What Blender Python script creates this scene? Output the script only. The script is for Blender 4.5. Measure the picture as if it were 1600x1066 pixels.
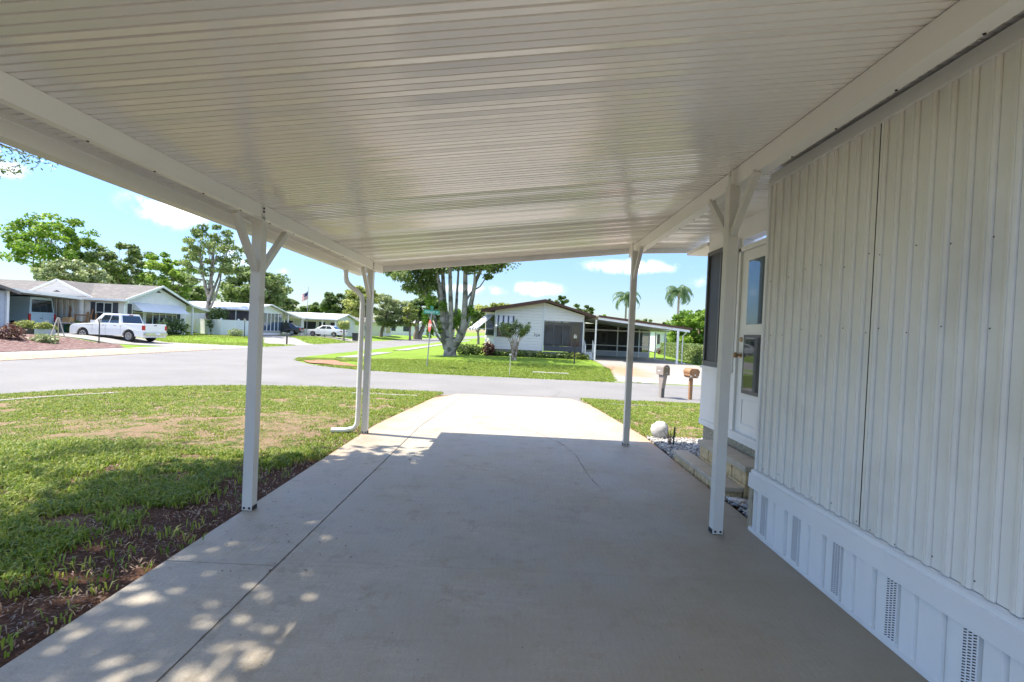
import bpy, bmesh, math, random
import numpy as np
from mathutils import Vector, Matrix
R = math.radians
S = bpy.context.scene
for o in list(bpy.data.objects): bpy.data.objects.remove(o, do_unlink=True)
# ------------------------------------------------------------------ camera
F = 770.0; EYE = 1.45
v = Vector(((805-800)/F, -(522-533)/F, -1)).normalized()
u = Vector((0.045, 1, 0)); u = (u - v*u.dot(v)).normalized()
rt = v.cross(u)
Mr = Matrix((rt, v, u))                     # camera -> world rotation
cd = bpy.data.cameras.new('camera'); cam = bpy.data.objects.new('camera', cd); S.collection.objects.link(cam)
cd.sensor_width = 36; cd.lens = 36*F/1600; cd.clip_end = 3000; cd.clip_start = 0.05
cam.matrix_world = Matrix.Translation((0, 0, EYE)) @ Mr.to_4x4()
S.camera = cam
def ray(px, py): return Mr @ Vector(((px-800)/F, -(py-533)/F, -1))
def onz(px, py, z=0.0):
    d = ray(px, py); t = (z-EYE)/d.z; return Vector((d.x*t, d.y*t, z))
def onY(px, py, Y):
    d = ray(px, py); t = Y/d.y; return Vector((d.x*t, Y, EYE+d.z*t))
# ------------------------------------------------------------------ world + sun
SUN = Vector((-0.615, 0.10, 1.0)).normalized()
EL = math.asin(SUN.z); AZ = math.atan2(SUN.x, SUN.y)
SKY = 0.10
w = bpy.data.worlds.new('World'); S.world = w; w.use_nodes = True
nt = w.node_tree; N = nt.nodes; L = nt.links; N.clear()
def nd(nt, t, **k):
    n = nt.nodes.new(t)
    for a, b in k.items():
        if a.startswith('i_'): n.inputs[a[2:].replace('_', ' ')].default_value = b
        else: setattr(n, a, b)
    return n
sky = nd(nt, 'ShaderNodeTexSky', sky_type='NISHITA', sun_disc=False, sun_elevation=EL, sun_rotation=AZ, altitude=0, air_density=1.0, dust_density=0.0, ozone_density=3.0)
bg = nd(nt, 'ShaderNodeBackground'); bg.inputs[1].default_value = SKY
out = nd(nt, 'ShaderNodeOutputWorld')
tc = nd(nt, 'ShaderNodeTexCoord')
sat = nd(nt, 'ShaderNodeHueSaturation'); sat.inputs['Saturation'].default_value = 1.14; sat.inputs['Hue'].default_value = .506; sat.inputs['Value'].default_value = 1.0
tint = nd(nt, 'ShaderNodeMixRGB', blend_type='MULTIPLY'); tint.inputs[0].default_value = 1; tint.inputs[2].default_value = (.95, .945, .985, 1); L.new(sky.outputs[0], tint.inputs[1]); spx = nd(nt, 'ShaderNodeSeparateXYZ'); L.new(tc.outputs['Generated'], spx.inputs[0])
elv = nd(nt, 'ShaderNodeMapRange'); elv.inputs[1].default_value = 0.0; elv.inputs[2].default_value = .45; elv.inputs[3].default_value = .29; elv.inputs[4].default_value = 1.15; L.new(spx.outputs[2], elv.inputs[0])
dim = nd(nt, 'ShaderNodeVectorMath', operation='SCALE'); L.new(tint.outputs[0], dim.inputs[0]); L.new(elv.outputs[0], dim.inputs['Scale']); L.new(dim.outputs[0], sat.inputs['Color'])
clouds = [(268,326,46,22,1.0),(838,452,34,10,.9),(985,417,60,10,.85),(440,425,16,8,.35),(1150,440,60,12,.5),(380,400,40,30,.5),(5,262,30,14,.5),(730,452,70,8,.4),(900,505,90,8,.3),(1300,300,90,30,.6),(2200,300,200,60,.8)]
acc = None
nz = nd(nt, 'ShaderNodeTexNoise'); nz.inputs['Scale'].default_value = 30; nz.inputs['Detail'].default_value = 9; nz.inputs['Roughness'].default_value = .62
L.new(tc.outputs['Generated'], nz.inputs['Vector'])
for (cx, cy, rx, ry, st) in clouds:
    d = ray(cx, cy).normalized(); e1 = Vector((d.y, -d.x, 0)).normalized(); e2 = e1.cross(d).normalized()
    k = F
    def dot(vec, c):
        n = nd(nt, 'ShaderNodeVectorMath', operation='DOT_PRODUCT'); n.inputs[1].default_value = vec*c
        L.new(tc.outputs['Generated'], n.inputs[0]); return n.outputs['Value']
    fac = (Vector(((cx-800)/F, (cy-533)/F, 1)).length)
    a = dot(e1, F*fac/rx/ (1)); b = dot(e2, F*fac/ry); c = dot(d, 1.0)
    def mm(op, x, y):
        n = nd(nt, 'ShaderNodeMath', operation=op)
        for i, q in enumerate((x, y)):
            if isinstance(q, (int, float)): n.inputs[i].default_value = q
            elif q is not None: L.new(q, n.inputs[i])
        return n.outputs[0]
    r2 = mm('ADD', mm('MULTIPLY', a, a), mm('MULTIPLY', b, b))
    g = mm('MULTIPLY', mm('POWER', 2.718, mm('MULTIPLY', r2, -0.9)), mm('GREATER_THAN', c, 0.3))
    g = mm('MULTIPLY', g, st)
    acc = g if acc is None else mm('MAXIMUM', acc, g)
spz = nd(nt, 'ShaderNodeSeparateXYZ'); L.new(tc.outputs['Generated'], spz.inputs[0])
nz2 = nd(nt, 'ShaderNodeTexNoise'); nz2.inputs['Scale'].default_value = 3.0; nz2.inputs['Detail'].default_value = 6; L.new(tc.outputs['Generated'], nz2.inputs['Vector'])
hi = nd(nt, 'ShaderNodeMapRange'); hi.inputs[1].default_value = .42; hi.inputs[2].default_value = .62; hi.interpolation_type = 'SMOOTHSTEP'; L.new(spz.outputs[2], hi.inputs[0])
n2r = nd(nt, 'ShaderNodeMapRange'); n2r.inputs[1].default_value = .42; n2r.inputs[2].default_value = .56; L.new(nz2.outputs[0], n2r.inputs[0])
acc = mm('MAXIMUM', acc, mm('MULTIPLY', mm('MULTIPLY', hi.outputs[0], n2r.outputs[0]), .9))   # unseen bright cloud deck overhead, added as neutral fill light
cl = mm('MULTIPLY', acc, mm('ADD', mm('MULTIPLY', nz.outputs[0], 4.2), -1.15))
cr = nd(nt, 'ShaderNodeMapRange'); cr.inputs[1].default_value = 0.10; cr.inputs[2].default_value = 0.85; cr.interpolation_type = 'SMOOTHSTEP'
L.new(cl, cr.inputs[0])
mx = nd(nt, 'ShaderNodeMixRGB'); L.new(cr.outputs[0], mx.inputs[0]); L.new(sat.outputs[0], mx.inputs[1]); mx.inputs[2].default_value = (6.0, 5.8, 5.4, 1)
L.new(mx.outputs[0], bg.inputs[0]); L.new(bg.outputs[0], out.inputs[0])
sd = bpy.data.lights.new('sun', 'SUN'); so = bpy.data.objects.new('sun', sd); S.collection.objects.link(so)
sd.energy = 2.7; sd.angle = R(0.53); sd.color = (1.0, 0.91, 0.78)
so.rotation_euler = SUN.to_track_quat('Z', 'Y').to_euler(); so.location = (0, 0, 30)
S.view_settings.view_transform = 'Standard'; S.view_settings.look = 'None'; S.view_settings.gamma = 1
S.view_settings.exposure = 2.0
S.render.engine = 'CYCLES'
S.cycles.max_bounces = 8; S.cycles.diffuse_bounces = 7; S.cycles.transparent_max_bounces = 8
# ------------------------------------------------------------------ materials
MAT = {}
def mat(name, col, rough=.6, metal=0.0, var=.06, vs=3.0, bump=None, spec=.5, stain=None, trans=0, alpha=1.0, coat=0.0, lap=None, emit=None):
    """procedural principled material; var: colour variation by noise; bump=(scale,strength,distance); lap=(pitch,strength) horizontal clapboards; stain=(colour,scale,lo,hi)"""
    if name in MAT: return MAT[name]
    m = bpy.data.materials.new(name); m.use_nodes = True; t = m.node_tree
    b = t.nodes['Principled BSDF']; lk = t.links.new
    geo = nd(t, 'ShaderNodeNewGeometry'); P = geo.outputs['Position']
    n1 = nd(t, 'ShaderNodeTexNoise'); n1.inputs['Scale'].default_value = vs; n1.inputs['Detail'].default_value = 5; lk(P, n1.inputs['Vector'])
    c = Vector(col[:3])
    mixc = nd(t, 'ShaderNodeMixRGB'); lk(n1.outputs[0], mixc.inputs[0])
    mixc.inputs[1].default_value = (*[max(0, x*(1-2*var)) for x in c], 1); mixc.inputs[2].default_value = (*[min(1, x*(1+2*var)) for x in c], 1)
    cur = mixc.outputs[0]
    if stain:
        n2 = nd(t, 'ShaderNodeTexNoise'); n2.inputs['Scale'].default_value = stain[1]; n2.inputs['Detail'].default_value = 6; lk(P, n2.inputs['Vector'])
        mr = nd(t, 'ShaderNodeMapRange'); mr.inputs[1].default_value = stain[2]; mr.inputs[2].default_value = stain[3]; lk(n2.outputs[0], mr.inputs[0])
        m2 = nd(t, 'ShaderNodeMixRGB'); lk(mr.outputs[0], m2.inputs[0]); lk(cur, m2.inputs[1]); m2.inputs[2].default_value = (*stain[0], 1); cur = m2.outputs[0]
    lk(cur, b.inputs['Base Color'])
    b.inputs['Roughness'].default_value = rough; b.inputs['Metallic'].default_value = metal
    b.inputs['Specular IOR Level'].default_value = spec; b.inputs['Coat Weight'].default_value = coat; b.inputs['Coat Roughness'].default_value = .16 if coat > .7 else .03
    if trans: b.inputs['Transmission Weight'].default_value = trans
    if alpha < 1: b.inputs['Alpha'].default_value = alpha
    hs = None
    if bump:
        n3 = nd(t, 'ShaderNodeTexNoise'); n3.inputs['Scale'].default_value = bump[0]; n3.inputs['Detail'].default_value = 6; lk(P, n3.inputs['Vector'])
        bp = nd(t, 'ShaderNodeBump'); bp.inputs['Strength'].default_value = bump[1]; bp.inputs['Distance'].default_value = bump[2] if len(bump) > 2 else .01
        lk(n3.outputs[0], bp.inputs['Height']); hs = bp.outputs[0]
    if lap:
        sp = nd(t, 'ShaderNodeSeparateXYZ'); lk(P, sp.inputs[0])
        f1 = nd(t, 'ShaderNodeMath', operation='DIVIDE'); lk(sp.outputs[2], f1.inputs[0]); f1.inputs[1].default_value = lap[0]
        f2 = nd(t, 'ShaderNodeMath', operation='FRACT'); lk(f1.outputs[0], f2.inputs[0])
        b2 = nd(t, 'ShaderNodeBump'); b2.inputs['Strength'].default_value = lap[1]; b2.inputs['Distance'].default_value = .03; b2.invert = True
        lk(f2.outputs[0], b2.inputs['Height'])
        if hs: lk(hs, b2.inputs['Normal'])
        hs = b2.outputs[0]
    if hs: lk(hs, b.inputs['Normal'])
    MAT[name] = m; return m
def leafmat(name, c1, c2, c3, trans=.35):
    m = bpy.data.materials.new(name); m.use_nodes = True; t = m.node_tree; lk = t.links.new
    b = t.nodes['Principled BSDF']; o = t.nodes['Material Output']
    at = nd(t, 'ShaderNodeAttribute'); at.attribute_name = 'rnd'
    cr = nd(t, 'ShaderNodeValToRGB'); e = cr.color_ramp.elements
    e[0].position = 0; e[0].color = (*c1, 1); e[1].position = 1; e[1].color = (*c3, 1); x = e.new(.5); x.color = (*c2, 1)
    lk(at.outputs['Fac'], cr.inputs[0]); lk(cr.outputs[0], b.inputs['Base Color']); b.inputs['Roughness'].default_value = .5
    b.inputs['Specular IOR Level'].default_value = .35
    tr = nd(t, 'ShaderNodeBsdfTranslucent'); hv = nd(t, 'ShaderNodeHueSaturation'); hv.inputs['Value'].default_value = 1.25; lk(cr.outputs[0], hv.inputs['Color']); lk(hv.outputs[0], tr.inputs[0])
    ms = nd(t, 'ShaderNodeMixShader'); ms.inputs[0].default_value = trans; lk(b.outputs[0], ms.inputs[1]); lk(tr.outputs[0], ms.inputs[2]); lk(ms.outputs[0], o.inputs[0])
    MAT[name] = m; return m
WHITE = mat('white_aluminium', (.80, .79, .74), .38, var=.03, bump=(60, .05, .002))
CEIL = mat('ceiling_pan', (.82, .80, .75), .30, var=.05, vs=1.2, bump=(70, .10, .001), spec=.6, coat=.8)
SIDING = mat('ribbed_siding', (.78, .77, .72), .42, var=.05, vs=2.5, bump=(90, .12, .001), stain=((.55, .53, .46), 1.1, .55, .85))
SKIRT = mat('skirting_white', (.80, .81, .80), .4, var=.04, bump=(40, .1, .002))
TRIM = mat('trim_white', (.76, .77, .76), .45, var=.04, stain=((.55, .54, .49), 1.6, .58, .8))
DARK = mat('dark_fixing', (.02, .02, .02), .6)
BLACK = mat('black_metal', (.02, .02, .022), .45)
GREY = mat('grey_metal', (.35, .36, .36), .45, .4)
SCREEN = mat('insect_screen', (.035, .036, .04), .5, var=.15, vs=8)
GLASS = mat('window_glass', (.03, .04, .05), .04, spec=1.0, var=.1)
SKYGLASS = mat('reflecting_glass', (.10, .15, .20), .03, metal=.55, var=.1)
BRASS = mat('brass', (.35, .24, .13), .35, .9)
STONE = mat('split_face_block', (.62, .47, .26), .9, var=.2, vs=18, bump=(22, .9, .03))
STEPTOP = mat('step_concrete', (.50, .43, .33), .8, var=.14, vs=6, bump=(60, .4, .004))
FOUND = mat('foundation_stone', (.42, .37, .27), .9, var=.3, vs=30, bump=(30, .9, .03))
WOOD = mat('weathered_wood', (.30, .16, .08), .8, var=.18, vs=12, bump=(30, .4, .006))
BARK = mat('bark', (.23, .19, .15), .9, var=.25, vs=9, bump=(14, .9, .05))
BARKP = mat('pale_bark', (.30, .275, .24), .9, var=.3, vs=4, bump=(10, .8, .05), stain=((.10, .095, .07), 2.2, .48, .6))
PALMB = mat('palm_bark', (.28, .24, .20), .9, var=.15, vs=9)
# ------------------------------------------------------------------ objects
def link(o): S.collection.objects.link(o); return o
def tag(o, label=None, cat=None, group=None, kind=None):
    if label: o['label'] = label
    if cat: o['category'] = cat
    if group: o['group'] = group
    if kind: o['kind'] = kind
    return o
def empty(name, loc=(0, 0, 0), rz=0, label=None, cat=None, group=None):
    o = link(bpy.data.objects.new(name, None)); o.location = loc; o.rotation_euler = (0, 0, rz); o.empty_display_size = .2
    return tag(o, label, cat, group)
def children(o): return [c for c in bpy.data.objects if c.parent == o]
def copy_tree(o, parent=None):
    c = link(o.copy()); c.parent = parent
    for ch in children(o): copy_tree(ch, c)
    return c
class MB:
    def __init__(s): s.v = []; s.f = []; s.m = []; s.mats = []
    def mi(s, m):
        if m is None: return 0
        if m not in s.mats: s.mats.append(m)
        return s.mats.index(m)
    def poly(s, pts, m=None):
        n = len(s.v); s.v += [tuple(p) for p in pts]; s.f.append(list(range(n, n+len(pts)))); s.m.append(s.mi(m)); return s
    def raw(s, vs, fs, m=None):
        n = len(s.v); k = s.mi(m); s.v += [tuple(p) for p in vs]
        for f in fs: s.f.append([n+i for i in f]); s.m.append(k)
        return s
    def box(s, x0, x1, y0, y1, z0, z1, m=None):
        x0, x1 = min(x0, x1), max(x0, x1); y0, y1 = min(y0, y1), max(y0, y1); z0, z1 = min(z0, z1), max(z0, z1)
        return s.raw([(x0,y0,z0),(x1,y0,z0),(x1,y1,z0),(x0,y1,z0),(x0,y0,z1),(x1,y0,z1),(x1,y1,z1),(x0,y1,z1)],
                     [(0,3,2,1),(4,5,6,7),(0,1,5,4),(1,2,6,5),(2,3,7,6),(3,0,4,7)], m)
    def bar(s, a, b, w, h=None, m=None, up=(0, 0, 1)):
        a = Vector(a); b = Vector(b); h = h or w; d = (b-a).normalized(); U = Vector(up)
        if abs(d.dot(U)) > .99: U = Vector((0, 1, 0))
        x = d.cross(U).normalized()*w/2; z = x.cross(d).normalized()*h/2
        return s.raw([a-x-z, a+x-z, a+x+z, a-x+z, b-x-z, b+x-z, b+x+z, b-x+z],
                     [(0,1,2,3),(7,6,5,4),(0,4,5,1),(1,5,6,2),(2,6,7,3),(3,7,4,0)], m)
    def tube(s, pts, rs, n=8, m=None, cap=True):
        pts = [Vector(p) for p in pts]
        if not hasattr(rs, '__len__'): rs = [rs]*len(pts)
        vs = []; ref = None
        for i, p in enumerate(pts):
            d = (pts[min(i+1, len(pts)-1)] - pts[max(i-1, 0)]).normalized()
            if ref is None: ref = Vector((1, 0, 0)) if abs(d.x) < .8 else Vector((0, 1, 0))
            x = (ref - d*ref.dot(d)).normalized(); ref = x; y = d.cross(x)
            for k in range(n):
                a = 2*math.pi*k/n; vs.append(p + (x*math.cos(a) + y*math.sin(a))*rs[i])
        fs = [(i*n+k, i*n+(k+1) % n, (i+1)*n+(k+1) % n, (i+1)*n+k) for i in range(len(pts)-1) for k in range(n)]
        if cap: fs += [tuple(range(n))[::-1], tuple(range((len(pts)-1)*n, len(pts)*n))]
        return s.raw(vs, fs, m)
    def lathe(s, prof, n=16, c=(0, 0, 0), axis='z', m=None):
        vs = []
        for (r, h) in prof:
            for k in range(n):
                a = 2*math.pi*k/n; q = (r*math.cos(a), r*math.sin(a), h)
                if axis == 'y': q = (q[0], q[2], q[1])
                if axis == 'x': q = (q[2], q[0], q[1])
                vs.append((q[0]+c[0], q[1]+c[1], q[2]+c[2]))
        fs = [(i*n+k, i*n+(k+1) % n, (i+1)*n+(k+1) % n, (i+1)*n+k) for i in range(len(prof)-1) for k in range(n)]
        fs += [tuple(range(n))[::-1], tuple(range((len(prof)-1)*n, len(prof)*n))]
        return s.raw(vs, fs, m)
    def prism(s, pts, axis, a, b, m=None):
        """polygon pts (2D) extruded along axis from a to b"""
        def q(p, h):
            return {'x': (h, p[0], p[1]), 'y': (p[0], h, p[1]), 'z': (p[0], p[1], h)}[axis]
        n = len(pts); vs = [q(p, a) for p in pts] + [q(p, b) for p in pts]
        fs = [tuple(range(n)), tuple(range(2*n-1, n-1, -1))] + [(i, n+i, n+(i+1) % n, (i+1) % n) for i in range(n)]
        return s.raw(vs, fs, m)
    def build(s, name, m=None, parent=None, smooth=False, bevel=0, label=None):
        me = bpy.data.meshes.new(name); me.from_pydata(s.v, [], s.f)
        if m is not None and not s.mats: me.materials.append(m)
        else:
            for q in s.mats: me.materials.append(q)
            if s.mats: me.polygons.foreach_set('material_index', s.m)
        bm = bmesh.new(); bm.from_mesh(me); bmesh.ops.recalc_face_normals(bm, faces=bm.faces); bm.to_mesh(me); bm.free()
        if smooth:
            me.polygons.foreach_set('use_smooth', [True]*len(me.polygons))
            me.set_sharp_from_angle(angle=R(40))
        o = link(bpy.data.objects.new(name, me)); o.parent = parent
        if bevel:
            bv = o.modifiers.new('bevel', 'BEVEL'); bv.width = bevel; bv.segments = 2; bv.limit_method = 'ANGLE'
        if label: o['label'] = label
        return o
def npmesh(name, V, Fc, m, parent=None, rnd=None, smooth=False):
    """V (n,3), Fc (k,4|3) int, rnd per-vertex float"""
    me = bpy.data.meshes.new(name); k = Fc.shape[1]
    me.vertices.add(len(V)); me.vertices.foreach_set('co', V.astype(np.float32).ravel())
    me.loops.add(Fc.size); me.loops.foreach_set('vertex_index', Fc.astype(np.int32).ravel())
    me.polygons.add(len(Fc)); me.polygons.foreach_set('loop_start', np.arange(0, Fc.size, k, dtype=np.int32)); me.polygons.foreach_set('loop_total', np.full(len(Fc), k, dtype=np.int32))
    if smooth: me.polygons.foreach_set('use_smooth', np.ones(len(Fc), dtype=bool))
    me.update(calc_edges=True)
    if rnd is not None:
        a = me.attributes.new('rnd', 'FLOAT', 'POINT'); a.data.foreach_set('value', rnd.astype(np.float32))
    me.materials.append(m)
    o = link(bpy.data.objects.new(name, me)); o.parent = parent; return o
def vnoise(x, y, seed=0):
    """smooth value noise 0..1"""
    xi = np.floor(x).astype(np.int64); yi = np.floor(y).astype(np.int64); fx = x-xi; fy = y-yi
    fx = fx*fx*(3-2*fx); fy = fy*fy*(3-2*fy)
    def h(a, b):
        n = (a*374761393 + b*668265263 + seed*1442695041) & 0xffffffff
        n = ((n ^ (n >> 13))*1274126177) & 0xffffffff
        return ((n ^ (n >> 16)) & 0xffff)/65535.0
    return (h(xi, yi)*(1-fx)+h(xi+1, yi)*fx)*(1-fy) + (h(xi, yi+1)*(1-fx)+h(xi+1, yi+1)*fx)*fy
def fbm(x, y, seed=0): return (vnoise(x, y, seed)+.5*vnoise(2.1*x, 2.1*y, seed+1)+.25*vnoise(4.3*x, 4.3*y, seed+2))/1.75
# ------------------------------------------------------------------ terrain
ss = lambda t: (lambda q: q*q*(3-2*q))(np.clip(t, 0, 1))
def dcorner(U, V, Rr):
    c = Rr-np.hypot(np.maximum(Rr-U, 0), np.maximum(Rr-V, 0))
    return np.where((U < Rr) & (V < Rr), c, np.minimum(U, V))
def d_own(x, y): return dcorner(x+12, 14.6-y, 7.0)
def d_isl(x, y): return dcorner(x+12, y-20.8, 8.0)
def d_left(x, y): return -19.0-x
def base(x, y):
    x = np.asarray(x, float); y = np.asarray(y, float)
    a = d_own(x, y); b = d_isl(x, y); c = d_left(x, y)
    z = np.full(np.broadcast(x, y).shape, -.42)
    z = np.where(a > 0, -.39+.39*np.clip(a/7.2, 0, 1), z)
    z = np.where(b > 0, -.385+.385*ss(b/11.0), z)
    d0 = 7.0-6.0*ss((y-40)/6)
    z = np.where(c > 0, -.385+.385*ss((c-d0)/4), z)
    return z
# paved areas: polygons where the ground is kept below the slabs
def rect(x0, x1, y0, y1): return [(x0, y0), (x1, y0), (x1, y1), (x0, y1)]
OWN_DRIVE = [(-2.03, -5), (2.0, -5), (2.0, 12.4), (1.95, 13.3), (1.75, 14.45), (-1.55, 14.45), (-1.75, 13.4), (-2.03, 12.6)]
OPP_DRIVE = [(5.1, 39), (5.1, 26.0), (4.4, 21.2), (4.2, 20.85), (13.0, 20.85), (11.6, 26.0), (11.0, 39)]
L1_DRIVE = rect(-34, -18.98, 32.3, 37.2)
L0_DRIVE = rect(-47, -34.1, 33.0, 39.3)
L2_DRIVE = [(-30, 57.5), (-30, 61), (-18.98, 46.5), (-18.98, 43.0), (-22, 43.2)]
SEDAN_DRIVE = rect(-32, -18.98, 60.6, 65.0)
PAVED = [OWN_DRIVE, OPP_DRIVE, L1_DRIVE, L0_DRIVE, L2_DRIVE, SEDAN_DRIVE]
def inpoly(x, y, poly):
    r = np.zeros(np.broadcast(x, y).shape, bool); n = len(poly)
    for i in range(n):
        x0, y0 = poly[i]; x1, y1 = poly[(i+1) % n]
        if y0 == y1: continue
        c = ((y0 > y) != (y1 > y)) & (x < (x1-x0)*(y-y0)/(y1-y0)+x0); r ^= c
    return r
def stretch(a, b, fine0, fine1, st, ratio=1.25):
    mid = list(np.arange(fine0, fine1+st/2, st)); lo = []; hi = []; s = st; p = fine0
    while p > a: s = s*ratio; p -= s; lo.append(max(p, a))
    s = st; p = fine1
    while p < b: s = s*ratio; p += s; hi.append(min(p, b))
    return np.array(lo[::-1]+mid+hi)
xs = stretch(-900, 900, -24, 14, .14, 1.3); ys = stretch(-60, 1400, -1, 30, .14, 1.12)
X, Y = np.meshgrid(xs, ys)
Z = base(X, Y)
lot = Z > -.41
Z = Z + np.where(lot, (fbm(X*1.3, Y*1.3, 3)-.5)*.05 + (vnoise(X*7, Y*7, 5)-.5)*.02, -.06)
near = (np.abs(X) < 45) & (Y < 75) & (Y > -6)
for pl in PAVED:
    ins = inpoly(X, Y, pl); Z = np.where(ins, base(X, Y)-.07, Z)
# no noise bulging over slabs
Z = np.where(inpoly(X, Y, rect(-2.5, 2.6, -6, 14.6)) & ~inpoly(X, Y, OWN_DRIVE), base(X, Y)-.035+(vnoise(X*7, Y*7, 5)-.5)*.02, Z)
Z = np.where(X < -19.05-0, Z, Z)
gi = np.arange(X.size).reshape(X.shape)
Fc = np.stack([gi[:-1, :-1], gi[:-1, 1:], gi[1:, 1:], gi[1:, :-1]], -1).reshape(-1, 4)
def ground_mat():
    m = bpy.data.materials.new('lawn_ground'); m.use_nodes = True; t = m.node_tree; b = t.nodes['Principled BSDF']; lk = t.links.new
    P = nd(t, 'ShaderNodeNewGeometry').outputs['Position']
    def noise(sc, det=6, ro=.6):
        n = nd(t, 'ShaderNodeTexNoise'); n.inputs['Scale'].default_value = sc; n.inputs['Detail'].default_value = det; n.inputs['Roughness'].default_value = ro; lk(P, n.inputs['Vector']); return n.outputs[0]
    def ramp(f, stops):
        r = nd(t, 'ShaderNodeValToRGB'); e = r.color_ramp.elements; e[0].position = stops[0][0]; e[0].color = (*stops[0][1], 1); e[1].position = stops[-1][0]; e[1].color = (*stops[-1][1], 1)
        for p, c in stops[1:-1]: x = e.new(p); x.color = (*c, 1)
        lk(f, r.inputs[0]); return r.outputs[0]
    def mr(f, a, b_):
        r = nd(t, 'ShaderNodeMapRange'); r.inputs[1].default_value = a; r.inputs[2].default_value = b_; r.interpolation_type = 'SMOOTHSTEP'; lk(f, r.inputs[0]); return r.outputs[0]
    def mix(f, a, b_):
        r = nd(t, 'ShaderNodeMixRGB'); lk(f, r.inputs[0]); lk(a, r.inputs[1]); lk(b_, r.inputs[2]); return r.outputs[0]
    def math_(op, a, b_):
        r = nd(t, 'ShaderNodeMath', operation=op)
        for i, q in enumerate((a, b_)):
            if isinstance(q, (int, float)): r.inputs[i].default_value = q
            else: lk(q, r.inputs[i])
        return r.outputs[0]
    sp = nd(t, 'ShaderNodeSeparateXYZ'); lk(P, sp.inputs[0]); x = sp.outputs[0]; y = sp.outputs[1]
    fine = noise(45, 8, .75); big = noise(.5); mid = noise(3.5)
    green = ramp(math_('ADD', math_('MULTIPLY', fine, .75), math_('MULTIPLY', big, .3)), [(.30, (.07, .14, .015)), (.52, (.17, .27, .03)), (.75, (.29, .38, .07))])
    straw = ramp(fine, [(.3, (.10, .065, .04)), (.5, (.30, .21, .13)), (.72, (.46, .36, .24))])
    soil = ramp(fine, [(.3, (.035, .019, .012)), (.55, (.14, .075, .048)), (.75, (.27, .17, .12))])
    far = mix(mr(mid, .60, .74), green, ramp(fine, [(.3, (.20, .22, .05)), (.7, (.36, .36, .13))]))
    own = mix(mr(mid, .33, .5), ramp(fine, [(.3, (.03, .05, .01)), (.7, (.15, .2, .04))]), straw)
    # dark soil along the edge of the slab: x > edge(y)
    e = math_('ADD', math_('MULTIPLY', math_('MAXIMUM', math_('ADD', y, -3.7), 0.0), .36), -2.85)
    e = math_('ADD', e, math_('MULTIPLY', math_('ADD', noise(1.6), -.5), .8))
    ds = mr(math_('SUBTRACT', x, e), -.12, .15)
    ds = math_('MULTIPLY', ds, math_('MULTIPLY', math_('LESS_THAN', y, 9.0), math_('LESS_THAN', x, 2.0)))
    own = mix(ds, own, soil)
    near_soil = mr(math_('ADD', y, math_('MULTIPLY', mid, .8)), 5.9, 5.4)   # browner ground nearer the camera: soil colour between the tufts
    own = mix(math_('MULTIPLY', near_soil, .75), own, soil)
    isown = math_('MULTIPLY', math_('LESS_THAN', y, 17.0), math_('GREATER_THAN', x, -14.0))
    col = mix(isown, far, own); lk(col, b.inputs['Base Color']); b.inputs['Roughness'].default_value = .95; b.inputs['Specular IOR Level'].default_value = .15
    bp = nd(t, 'ShaderNodeBump'); bp.inputs['Strength'].default_value = .8; bp.inputs['Distance'].default_value = .05; lk(fine, bp.inputs['Height']); lk(bp.outputs[0], b.inputs['Normal'])
    return m
g = npmesh('ground', np.stack([X, Y, Z], -1).reshape(-1, 3), Fc, ground_mat(), smooth=True); tag(g, kind='structure', label='grassy ground of the neighbourhood')
# road
ASPH = mat('road_asphalt', (.195, .19, .182), .9, var=.12, vs=.5, bump=(90, .8, .008), stain=((.15, .15, .15), 14, .52, .8))
mb = MB(); mb.poly([(-19.3, -60, -.40), (-3, -60, -.40), (-3, 400, -.40), (-19.3, 400, -.40)]); mb.poly([(-3, 13.4, -.40), (150, 13.4, -.40), (150, 21.6, -.40), (-3, 21.6, -.40)])
tag(mb.build('road', ASPH), 'pale grey asphalt street and its side road', kind='structure')
def sheet(name, poly, m, dz=.0, step=.5, thick=.08, kind='structure', label=None, parent=None):
    """slab following the terrain over polygon (convex-ish, y-monotone), top at base+dz, cut at many y"""
    ysx = sorted(set([p[1] for p in poly])); y0, y1 = ysx[0], ysx[-1]
    cuts = sorted(set(list(np.linspace(y0, y1, max(2, int((y1-y0)/step)+1))) + ysx))
    L_, R_ = [], []
    for yy in cuts:
        q = min(max(yy, y0+1e-5), y1-1e-5); xx = []
        n = len(poly)
        for i in range(n):
            a = poly[i]; b = poly[(i+1) % n]
            if (a[1] > q) != (b[1] > q): xx.append(a[0]+(b[0]-a[0])*(q-a[1])/(b[1]-a[1]))
        L_.append(min(xx)); R_.append(max(xx))
    mb = MB(); nx = max(2, int((max(R_)-min(L_))/2.0)+2); rows = []
    vs = []
    for k, yy in enumerate(cuts):
        for j in range(nx):
            xx = L_[k]+(R_[k]-L_[k])*j/(nx-1); vs.append((xx, yy, float(base(xx, yy))+dz))
    n0 = len(vs); vs += [(a, b, c-thick) for a, b, c in vs]; fs = []
    K = len(cuts)
    for k in range(K-1):
        for j in range(nx-1): a = k*nx+j; fs.append((a, a+1, a+nx+1, a+nx))
        fs.append((k*nx, (k+1)*nx, (k+1)*nx+n0, k*nx+n0)); a = k*nx+nx-1; fs.append((a, a+nx, a+nx+n0, a+n0))
    for j in range(nx-1): fs.append((j, j+1, j+1+n0, j+n0)); a = (K-1)*nx+j; fs.append((a, a+1, a+1+n0, a+n0))
    mb.raw(vs, fs); o = mb.build(name, m, parent)
    return tag(o, label, kind=kind)
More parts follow.
